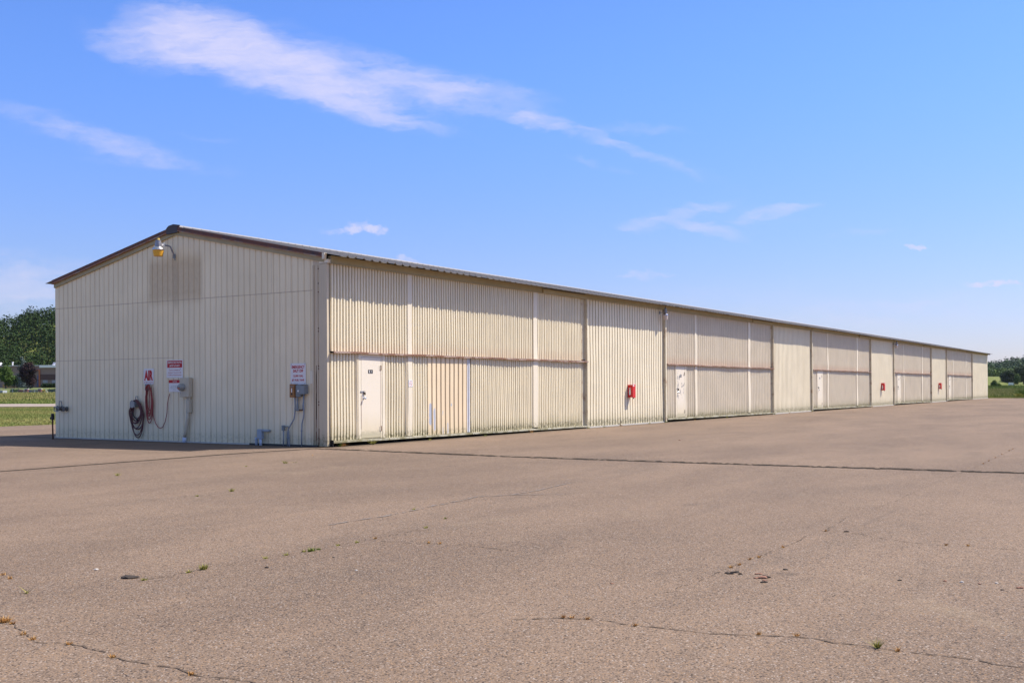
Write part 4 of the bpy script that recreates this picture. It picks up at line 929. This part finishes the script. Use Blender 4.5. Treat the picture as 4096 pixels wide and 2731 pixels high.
def tree(name, label, px, py_base, depth, h, wdt, mt, trunk_h, seed, blobs=9, per=380, size=.28, cone=False, cat='tree', sq=1.0, trunk_r=.14):
    p = far_point(px, py_base, depth); x, y = p[0], p[1]; z = float(terrain(x, y)); z = min(z, p[2]) if abs(z-p[2]) < 3 else p[2]
    rng = np.random.default_rng(seed); T_ = thing(name, label, cat, (x, y, z))
    if trunk_h > 0:
        m = MB(); m.tube([(x, y, z-.2), (x+.05, y, z+trunk_h*.6), (x, y+.05, z+trunk_h+h*.3)], [trunk_r*1.3, trunk_r, trunk_r*.6], 8)
        for q in range(5):
            a = rng.uniform(0, 6.28); e = wdt*.3; m.tube([(x, y, z+trunk_h+h*.1*q*.4), (x+math.cos(a)*e*.6, y+math.sin(a)*e*.6, z+trunk_h+h*(.2+.1*q)), (x+math.cos(a)*e, y+math.sin(a)*e, z+trunk_h+h*(.3+.1*q))], [trunk_r*.6, trunk_r*.35, trunk_r*.15], 6)
        m.build('trunk', M_bark, T_)
    hc = h-trunk_h; Cs = []; Rs = []
    if cone:
        for q in range(blobs):
            f = q/(blobs-1); rad = wdt/2*(1-f*.82)
            for j in range(max(1, int(5*(1-f)+1))):
                a = rng.uniform(0, 6.28); Cs.append((x+math.cos(a)*rad*.5, y+math.sin(a)*rad*.5, z+trunk_h+hc*(.06+.9*f))); Rs.append((rad*.62+.15, rad*.62+.15, hc*.08+.1))
    else:
        for q in range(blobs):
            a = rng.uniform(0, 6.28); f = (q+.5)/blobs; rr_ = wdt/2*math.sqrt(max(.05, 1-(2*f-.85)**2))*.55*rng.uniform(.6, 1)
            Cs.append((x+math.cos(a)*rr_, y+math.sin(a)*rr_, z+trunk_h+hc*(.14+.74*f))); s_ = wdt*.27*rng.uniform(.8, 1.15); Rs.append((s_, s_, min(s_, hc*.3)*sq))
    V, F_, T3 = leaves(np.array(Cs), np.array(Rs), per, size, rng, .5, tvar=.45)
    V[:, 2] = np.maximum(V[:, 2], z+.02)
    fast_mesh('crown', V, F_, mt, {'tint': T3}, T_)
    return T_
# left background (about 200-280 m away)
tree('young_maple', 'round green young tree at the left in front of the brown building', 22, 1557, 238, 5.1, 4.2, L_mid, 1.0, 21, 10, 420, .17)
tree('purple_plum_tree', 'dark purple leaved tree in front of the brown building', 112, 1556, 236, 5.6, 4.3, L_purple, .8, 22, 10, 420, .18)
tree('blue_spruce', 'pale blue spruce standing just behind the dark purple tree', 88, 1554, 262, 7.6, 4.4, L_spruce, .5, 23, 9, 130, .17, True)
tree('small_tree', 'thin small tree between the green and the purple trees', 60, 1556, 250, 3.2, 1.6, L_dark, .8, 24, 6, 200, .12)
def shrub(name, label, px0, px1, py_top, py_bot, depth, mt, seed, n_=4, per=300, size=.09, group=None):
    w_ = (px1-px0)/FOC*depth; h = (py_bot-py_top)/FOC*depth; p = far_point((px0+px1)/2, py_bot, depth)
    rng = np.random.default_rng(seed); Cs = []; Rs = []
    for q in range(n_):
        f = (q+.5)/n_-.5; c = p[:2]+RT[:2]*f*w_*.8; Cs.append((c[0], c[1], p[2]+h*.42)); Rs.append((w_/n_*.75, w_/n_*.75, h*.52))
    V, F_, T3 = leaves(np.array(Cs), np.array(Rs), per, size, rng, .7, tvar=.3); V[:, 2] = np.maximum(V[:, 2], p[2]-.1)
    o = fast_mesh(name, V, F_, mt, {'tint': T3}); return tag(o, label, 'shrub', group)
shrub('hedge', 'clipped bright green hedge left of the red shrub in the planting bed', 39, 80, 1555, 1572.5, 200, L_mid, 31, 6)
shrub('red_shrub', 'dull red leaved shrub beside the left brick pillar', 74, 100, 1558, 1572, 199, L_redb, 32, 3)
shrub('low_shrub', 'low bright green ground shrub between the two brick pillars', 106, 154, 1565, 1573.5, 198, L_bright, 33, 6)
shrub('flowering_shrub', 'bright yellow flowering shrub right of the right brick pillar', 165, 180, 1558, 1568, 199, L_yel, 34, 2)
shrub('hedge', 'dark green hedge at the hangar edge right of the yellow shrub', 188, 236, 1555, 1575, 200, L_dark, 35, 6)
shrub('foundation_shrub', 'dark shrubs massed under the windows of the brown building', 161, 240, 1532, 1551, 275, L_dark, 36, 8, 260, .16)
shrub('grey_shrub', 'greyish shrub at the foot of the purple tree', 76, 140, 1540, 1553, 255, L_spruce, 37, 6, 160, .12)
# brown building
def face_box(px0, px1, py0, py1, depth, thick, m, mi=0, dd=0.0):
    a = far_point(px0, py1, depth-dd); b_ = far_point(px1, py1, depth-dd); z0 = a[2]; z1 = far_point(px0, py0, depth-dd)[2]; n_ = FW[:2]/np.linalg.norm(FW[:2])*thick
    m.hexa([(a[0], a[1], z0), (b_[0], b_[1], z0), (b_[0]+n_[0], b_[1]+n_[1], z0), (a[0]+n_[0], a[1]+n_[1], z0), (a[0], a[1], z1), (b_[0], b_[1], z1), (b_[0]+n_[0], b_[1]+n_[1], z1), (a[0]+n_[0], a[1]+n_[1], z1)], mi)
B = thing('commercial_building', 'long flat roofed pinkish brown building beyond the runway', 'building', tuple(far_point(100, 1555, 290)))
m = MB(); face_box(-420, 158, 1466, 1556, 282, 22, m); face_box(158, 520, 1468, 1556, 280, 24, m); m.build('wall', simple('pinkish_block', (.27, .19, .165), .85), B)
m = MB(); face_box(161, 520, 1497, 1519, 279.9, .1, m); m.build('brown_band', simple('brown_band', (.105, .060, .055), .85), B)
m = MB(); face_box(-420, 158, 1463.5, 1466.5, 281.6, 22.6, m); m.build('roof_coping', simple('pale_coping', (.50, .48, .50), .5), B)
m = MB(); face_box(157, 520, 1460, 1470, 279.4, 25, m); m.build('roof_coping', M_whitebright, B)
for a, b_ in ((171, 190), (208, 227), (246, 265), (284, 303)):
    m = MB(); face_box(a, b_, 1520, 1532, 279.9, .08, m); o = m.build('window', simple('pale_window', (.32, .31, .33), .3), B)
    m = MB(); face_box((a+b_)/2-.5, (a+b_)/2+.5, 1520, 1532, 279.8, .05, m); o2 = m.build('glazing_bar', M_conc, o)
m = MB(); face_box(154.5, 159.5, 1479, 1548, 279.7, .3, m); face_box(140, 155, 1478.5, 1481.5, 281.6, .3, m); m.build('downspout', simple('orange_downspout', (.42, .13, .05), .6), B)
m = MB(); face_box(149, 153.5, 1500, 1546, 281.7, .2, m); m.build('blue_panel', simple('blue_grey_panel', (.12, .15, .28), .6), B)
m = MB(); face_box(48, 51.5, 1449, 1464, 286, .25, m); face_box(47.2, 52.3, 1447.5, 1450, 286, .4, m); m.build('vent_pipe', M_whitebright, B)
m = MB(); face_box(212, 245, 1449, 1462, 288, 2.5, m); face_box(208, 214, 1456, 1462, 287, 1, m); m.build('roof_unit', simple('pale_unit', (.50, .52, .60), .5), B)
p = far_point(1, 1459, 284); m = MB(); m.lathe((0, 0, 0), [(.02, -.1), (.35, .0), (.62, .22), (.66, .30)], 18); o = m.build('satellite_dish', M_whitebright, B); o.location = p; o.rotation_euler = (0, math.radians(40), math.radians(200)); o.matrix_parent_inverse = parent_inv(B)
# mulch bank
m = MB(); face_box(10, 76, 1536, 1556, 262, 6, m); tag(m.build('mulch_bank', simple('orange_mulch', (.46, .26, .12), .95, var=.3, scale=1)), kind='structure')
for a, b_, lab in ((98.5, 109.5, 'left brick pillar with pale cap beside the red shrub'), (152, 163.5, 'right brick pillar with pale cap beside the yellow shrub')):
    T_ = thing('brick_pillar', lab, 'pillar', tuple(far_point((a+b_)/2, 1573, 197)), 'brick entrance pillars')
    m = MB(); face_box(a, b_, 1556.5, 1574, 197, .55, m); m.build('shaft', simple('red_brick', (.16, .055, .045), .85, scale=3), T_)
    m = MB(); face_box(a-1, b_+1, 1553.8, 1556.5, 197.05, .65, m); m.build('cap', M_conc, T_)
T_ = thing('sign_wall', 'low grey wall with a small blue sign between the brick pillars', 'wall', tuple(far_point(130, 1572, 198)))
m = MB(); face_box(110, 151.5, 1559, 1572, 197.6, .25, m); m.build('wall', simple('grey_wall', (.20, .19, .16), .9), T_)
m = MB(); face_box(116, 124, 1562.5, 1567, 197.4, .05, m); m.build('panel', simple('blue_sign', (.02, .05, .22), .5), T_)
m = MB(); face_box(182.5, 184.2, 1556.5, 1563, 196, .1, m); face_box(183, 183.8, 1562.5, 1573, 196.02, .08, m); tag(m.build('marker_sign', M_whitebright), 'small white marker on a thin post right of the yellow shrub', 'sign')
m = MB(); face_box(187.5, 190.2, 1563.5, 1579, 190, .12, m); tag(m.build('marker_post', simple('cream_post', (.62, .52, .42), .7)), 'short cream post in front of the dark hedge', 'post')
# chain link fence: posts and rails
T_ = thing('chain_fence', 'grey chain link fence running in front of the planting bed', 'fence', tuple(far_point(100, 1573, 193)))
for px in (-90, -40, 4, 50, 95, 138, 184, 232):
    m = MB(); face_box(px-.45, px+.45, 1554.5, 1574, 193, .06, m); m.build('post', M_greybox2, T_)
m = MB(); face_box(-130, 260, 1554.3, 1555.1, 193, .05, m); m.build('top_rail', M_greybox2, T_)
m = MB()
for q in range(150):
    a = -130+q*2.6; p0 = far_point(a, 1573.5, 193); p1 = far_point(a+4, 1555, 193); m.tube([p0, p1], .006, 3, caps=False); p0 = far_point(a+4, 1573.5, 193.02); p1 = far_point(a, 1555, 193.02); m.tube([p0, p1], .006, 3, caps=False)
m.build('mesh', M_greybox2, T_)
m = MB(); face_box(-60, 170, 1573.5, 1575.5, 192.6, .3, m); tag(m.build('kerb', M_conc), kind='structure')
# grey utility cabinet at the far left
T_ = thing('parked_trailer', 'pale grey low trailer at the left edge behind the fence', 'trailer', tuple(far_point(4, 1577, 196)))
m = MB(); p = far_point(2, 1575, 188); face_box(-24, 11, 1562, 1573, 188, 1.6, m); m.build('body', simple('pale_grey_body', (.36, .38, .40), .5), T_)
m = MB(); face_box(-22, 10, 1566, 1570, 187.95, .04, m); m.build('side_band', M_greybox, T_)
for a in (-16, 6):
    m = MB(); q = far_point(a, 1573.5, 187.9); m.lathe((0, 0, 0), [(.16, -.08), (.16, .08)], 14, axis='y'); o = m.build('wheel', M_black, T_); o.location = Vector(q); o.rotation_euler = (0, 0, YAW+math.pi/2*0-math.pi/2); o.matrix_parent_inverse = parent_inv(T_)

# right background
T_ = tree('shade_tree', 'big dark rounded shade tree in the field right of the hangar', 4032, 1543, 600, 8.4, 8.6, L_dark, .9, 41, 12, 500, .30)
tree('shade_tree', 'very large dark tree at the right edge above the white trailer', 4094, 1541, 590, 10.6, 12.0, L_dark, 2.2, 42, 14, 500, .36, sq=.8, trunk_r=.35)
tree('pale_tree', 'smaller pale green tree just right of the white trailer', 4070, 1542, 575, 6.2, 4.6, L_mid, .9, 43, 9, 360, .24)
tree('field_bush', 'bushy bright green young tree at the edge of the field', 3977, 1553, 350, 2.55, 2.5, L_mid, .1, 44, 9, 420, .12, cat='bush')
tree('field_bush', 'loose yellow green bush right of the bushy young tree', 3994, 1553, 352, 1.7, 1.9, L_bright, .05, 45, 6, 260, .11, cat='bush')
for px, s_, h_ in ((3997, 51, 12), (4006, 52, 9), (4014, 53, 7)): pass
m = MB(); p = far_point(4001, 1541, 640); m.tube([(p[0], p[1], p[2]-1), (p[0], p[1], p[2]+4.2)], .09, 6); m.tube([p+np.array([-.3, .3, 3.9]), p+np.array([.3, -.3, 3.9])], .05, 5); tag(m.build('utility_pole', M_bark), 'lone wooden utility pole in front of the grassy mound', 'pole')
T_ = thing('camper_trailer', 'small white camper trailer parked under the trees at right', 'trailer', tuple(far_point(4050, 1542, 560)))
def cbox(u0, u1, v0, v1, z0, z1, bev=.0):
    p = far_point(4050, 1541.6, 560); m = MB(); ux = RT[:2]/np.linalg.norm(RT[:2]); uy = FW[:2]/np.linalg.norm(FW[:2])
    q = lambda u, v, z: (p[0]+ux[0]*u+uy[0]*v, p[1]+ux[1]*u+uy[1]*v, p[2]+z)
    m.hexa([q(u0, v0, z0), q(u1, v0, z0), q(u1, v1, z0), q(u0, v1, z0), q(u0+bev, v0, z1), q(u1-bev, v0, z1), q(u1-bev, v1, z1), q(u0+bev, v1, z1)]); return m
cbox(-1.3, .55, 0, 2.0, .25, 1.5, .08).build('body', simple('white_body', (.60, .62, .62), .4), T_)
cbox(.55, 1.1, .2, 1.8, .25, 1.35, .15).build('front', simple('grey_front', (.12, .13, .14), .4), T_)
cbox(-1.2, .6, -.02, 2.02, 1.5, 1.58, .1).build('roof', M_whitebright, T_)
for u in (-.8, .5): cbox(u-.2, u+.2, -.03, .1, .0, .4, .06).build('wheel', M_black, T_)
# ------------------------------------------------------------------ grasses
M_blade = leaf_mat('grass_blades', (.11, .18, .03), (.34, .28, .11))
def blades(x, y, z, h, wd, rng, lean=.35):
    n_ = len(x); a = rng.uniform(0, 6.28, n_); ln = h*lean*rng.normal(size=(2, n_))
    P = np.stack([x, y, z], -1); side = np.stack([np.cos(a), np.sin(a), 0*a], -1)*np.asarray(wd).reshape(-1, 1)
    T_ = P+np.stack([ln[0], ln[1], h], -1)
    V = np.stack([P-side, P+side, T_], 1).reshape(-1, 3); return V, np.arange(3*n_).reshape(-1, 3)
def polar_pts(rng, n_, az0, az1, r0, r1):
    az = np.radians(rng.uniform(az0, az1, n_)); r = np.sqrt(rng.uniform(r0*r0, r1*r1, n_)); return CAM[0]+r*np.cos(az), CAM[1]+r*np.sin(az)
rng = np.random.default_rng(70)
def grass_field(name, label, specs):
    Vs = []; Fs = []; Ts = []; o_ = 0
    for (n_, az0, az1, r0, r1, h, wd, cond, tlo, thi) in specs:
        x, y = polar_pts(rng, n_, az0, az1, r0, r1); k = cond(x, y); x, y = x[k], y[k]; z = terrain(x, y)-.03
        hh = h*rng.uniform(.5, 1.3, len(x)); V, F_ = blades(x, y, z, hh, wd*rng.uniform(.5, 1.3, len(x)), rng)
        tt = np.clip(tlo+(thi-tlo)*(.5+.35*np.sin(x*.31+y*.17)+.3*rng.normal(size=len(x))), 0, 1)
        Vs.append(V); Fs.append(F_+o_); Ts.append(np.repeat(tt, 3)); o_ += len(V)
    return tag(fast_mesh(name, np.concatenate(Vs), np.concatenate(Fs), M_blade, {'tint': np.concatenate(Ts)}), label, 'grass', kind='stuff')
taxi_d = FW[:2]
def depth_of(x, y): return (x-CAM[0])*FW[0]+(y-CAM[1])*FW[1]
lf = lambda x, y: (y > 21.75) & ((depth_of(x, y) < 87.5) | (depth_of(x, y) > 112))
grass_field('grass', 'mown and rough grass between the apron and the runway', [
    (52000, 54.5, 62.5, 40, 100, .07, .012, lf, .25, .85), (9000, 54.5, 62.5, 41, 46, .10, .012, lf, .35, .9),
    (16000, 54.5, 62, 112, 150, .12, .04, lf, .0, .55), (26000, 54.5, 62, 140, 215, .22, .05, lf, .35, 1.0)])
rf = lambda x, y: (x > 102.3)
grass_field('field_grass', 'rough meadow grass and seed heads beyond the far end of the apron', [
    (9000, 4, 9.3, 121, 140, .16, .03, rf, .1, .6), (30000, 4, 9.3, 135, 330, .38, .06, rf, .4, .95), (12000, 4, 9.3, 300, 480, .8, .15, rf, .0, .35)])
def tuft(name, label, x, y, n_, h, spread, mt, seed, group, cat='weed', wd=.006):
    if name == 'grass_tuft': h *= .62; spread *= .5; wd = .0035
    r_ = np.random.default_rng(seed); a = r_.uniform(0, 6.28, n_); rr_ = spread*np.sqrt(r_.random(n_))
    V, F_ = blades(x+rr_*np.cos(a), y+rr_*np.sin(a)*.6, np.zeros(n_), h*r_.uniform(.4, 1.2, n_), wd*r_.uniform(.6, 1.3, n_), r_, .75)
    return tag(fast_mesh(name, V, F_, mt, {'tint': np.repeat(r_.random(n_), 3)}), label, cat, group)
L_wg = leaf_mat('yellow_green_blades', (.16, .17, .03), (.42, .38, .10))
L_wo = leaf_mat('dry_orange_blades', (.33, .15, .04), (.58, .36, .14))
L_wgr = leaf_mat('green_blades', (.10, .15, .03), (.26, .28, .06))
GA = 'small yellow green grass tufts in the left apron cracks'; GO = 'dry orange grass tufts in the apron cracks'
sd = 100
TU = [  # (pos, blades, height, spread, material, label, group)
 (HL((935, 662)), 110, .075, .06, L_wg, 'largest yellow green grass tuft, in the crack right of the dark clod', None),
 (HL((1430, 578)), 90, .05, .09, L_wgr, 'flat bright green weed patch in the left apron crack', None), (HL((1465, 572)), 40, .03, .05, L_wgr, 'small green weed beside the flat green patch', None),
 (HL((1312, 175)), 50, .10, .10, L_wg, 'yellow green tuft on the apron in front of the service box', None), (HL((540, 232)), 45, .09, .08, L_wg, 'lone tuft on the apron in front of the red hoses', None),
 (HL((1065, 304)), 50, .08, .06, L_wg, 'thin tuft on the apron below the meter box', None), (HL((1355, 172)), 14, .05, .12, L_wg, 'faint row of weeds right of the service box tuft', None),
 (HR((1680, 1022)), 60, .075, .03, L_wg, 'upright green grass tuft growing from the lower right crack', None),
 (HL((120, 772)), 14, .07, .03, L_wg, 'pale dry sprig near the lower left edge', None), (HL((20, 905)), 130, .06, .06, L_wo, 'thick golden dry grass tuft at the left edge of the apron', None),
 (HL((1435, 140)), 16, .06, .04, L_wo, 'small orange sprig in front of the hangar corner', None)]
for p in ((905, 327), (1553, 553), (1222, 612), (865, 677), (660, 712), (1316, 597), (1958, 472), (1900, 388), (1130, 190), (1395, 582), (1640, 540), (2045, 430)): TU.append((HL(p), 26, .04, .045, L_wg, 'small yellow green grass tuft in a crack of the left apron', GA))
for p in ((1725, 521), (1970, 542), (2020, 545), (55, 912), (105, 962), (150, 985), (320, 1006), (520, 1066), (880, 1146), (45, 705), (15, 688)): TU.append((HL(p), 30, .035, .035, L_wo, 'dry orange grass tuft in a crack of the apron', GO))
for p in ((1005, 654), (1045, 642), (1092, 617), (1135, 608), (1245, 562), (1440, 487), (2165, 178), (2190, 165), (2220, 150), (2250, 135), (235, 884), (275, 886), (345, 891), (565, 922), (1310, 968), (1135, 962), (1995, 551), (1770, 1038), (2095, 555), (2300, 110), (2285, 118)): TU.append((HR(p), 30, .035, .03, L_wo, 'dry orange grass tuft in a crack of the apron', GO))
for (x, y), n_, h, sp, mt_, lab, grp in TU:
    sd += 1; tuft('grass_tuft', lab, x, y, n_, h, sp, mt_, sd, grp)
for q, (wx, wh) in enumerate(((3.9, .05), (6.6, .06), (9.2, .10), (12.98, .07), (14.2, .05), (15.5, .06), (17.9, .05), (19.5, .10), (22.4, .05), (26.1, .06), (32.6, .08), (35.0, .06), (38.9, .09), (44.5, .08), (52.2, .08))):
    tuft('foot_weed', 'small weed sprouting where the long wall meets the asphalt', wx, -.19, 26, wh, .06, (L_wg, L_wgr, L_wo)[q % 3], 400+q, 'small weeds along the foot of the long wall')
tuft('weed', 'curled orange weed in the gap under the nearest hangar door', .45, -.12, 60, .11, .05, L_wo, 301, None)
tuft('weed', 'short green weed at the left end of the gap under the nearest door', .33, -.12, 34, .12, .03, L_wgr, 302, None)
tuft('weed', 'taller weed poking over the bottom rail below the entry door', 1.47, -.20, 60, .18, .035, L_wg, 303, None)
for q, (px, py) in enumerate(((4083, 1587), (4092, 1588), (4070, 1588.5))):
    p = ground_px(px, py); tuft('tall_weed', ('tall stalky weed clump near the far right apron edge', 'outermost tall weed clump at the right picture edge', 'brown weed clump left of the tall stalky weeds')[q], p[0]+1.5, p[1], 260, (.9, 1.0, .45)[q], (.35, .4, .5)[q], (L_mid, L_mid, L_wg)[q], 310+q, None, 'weed', .03)

# ------------------------------------------------------------------ stones and clods
def stone(name, label, p, s, mt, seed, group=None, flat=.5, el=1.4, cat='stone', rot=None):
    s *= .78; r_ = random.Random(seed); bm = bmesh.new(); bmesh.ops.create_icosphere(bm, subdivisions=2, radius=1)
    for v in bm.verts:
        k = 1+.22*math.sin(v.co.x*3+seed)+.18*math.sin(v.co.y*4+seed*2)+r_.uniform(-.10, .10); v.co = Vector((v.co.x*s*el*k, v.co.y*s*k, max(-.2*s, v.co.z*s*flat*k)))
    mb = MB(); bm.verts.index_update(); c, sn = math.cos(rot if rot is not None else seed), math.sin(rot if rot is not None else seed)
    mb.add([(p[0]+v.co.x*c-v.co.y*sn, p[1]+v.co.x*sn+v.co.y*c, v.co.z+.2*s) for v in bm.verts], [[v.index for v in f.verts] for f in bm.faces]); bm.free()
    return tag(mb.build(name, mt), label, cat, group)
M_clod = simple('dark_clod', (.045, .035, .03), .9, var=.5, scale=40); M_clodr = simple('reddish_stone', (.26, .13, .09), .85, var=.4, scale=30); M_light = simple('pale_stone', (.45, .42, .40), .8)
AX = math.atan2(RT[1], RT[0])
stone('clod', 'large dark flat clod on the left apron', HL((600, 702)), .045, M_clod, 3, flat=.38, el=2.0, cat='clod', rot=AX)
for q, (a, b_) in enumerate(((990, 680), (1003, 683), (1014, 676), (1030, 677), (1048, 684))): stone('clod', 'dark crumbled clod in the left of the two debris clusters', HR((a, b_)), .016+.004*(q % 2), M_clod, 10+q, 'dark clods in the left debris cluster', .6, 1.5, 'clod', AX)
for q, (a, b_, s_, mt_, lab) in enumerate(((1132, 684, .020, M_clodr, 'flat reddish chip at the back of the right debris cluster'), (1150, 702, .030, M_clodr, 'largest reddish stone in the right debris cluster'), (1119, 703, .016, M_clodr, 'small reddish stone at the left of the right debris cluster'), (1172, 700, .024, M_clod, 'dark clod right of the largest reddish stone'), (1160, 692, .014, M_clod, 'little dark clod behind the largest reddish stone'), (1163, 714, .014, M_clodr, 'reddish pebble in front of the right debris cluster'), (1157, 722, .018, M_clod, 'dark flat stone at the very front of the right debris cluster'))): stone('stone', lab, HR((a, b_)), s_, mt_, 30+q, None, .55, 1.6, 'stone', AX)
for q, (pp, mt_, s_, lab) in enumerate(((HR((1257, 664)), M_clod, .017, 'lone dark pebble right of the debris clusters'), (HR((1536, 490)), M_clod, .022, 'dark pebble beside the right branching crack'), (HR((1780, 713)), M_clod, .015, 'dark pebble on the right apron far from the cracks'), (HR((1988, 717)), M_clodr, .015, 'reddish brown pebble on the right apron'), (HR((2065, 722)), M_light, .016, 'pale round pebble on the right apron'), (HR((2148, 729)), M_clodr, .013, 'small reddish pebble right of the pale round one'), (HR((2228, 726)), M_light, .012, 'tiny pale pebble near the right edge'), (HR((2253, 757)), M_clod, .012, 'tiny dark pebble near the right edge'), (HR((2332, 748)), M_clodr, .022, 'brown clump at the right edge of the apron'), (HL((440, 664)), M_light, .018, 'pale pebble left of the large dark clod'), (HL((1225, 655)), M_clod, .018, 'dark pebble below the left crack'), (HL((1637, 667)), M_light, .013, 'tiny pale pebble in the middle of the apron'), (HL((1533, 608)), M_clod, .012, 'tiny dark pebble below the flat green weed patch'), (HR((460, 728)), M_clodr, .012, 'tiny reddish pebble at the middle of the apron'), (HR((770, 70)), M_clodr, .03, 'reddish stone in front of the second hangar door'))): stone('pebble', lab, pp, s_, mt_, 60+q, None, .6, 1.3, 'pebble', AX)
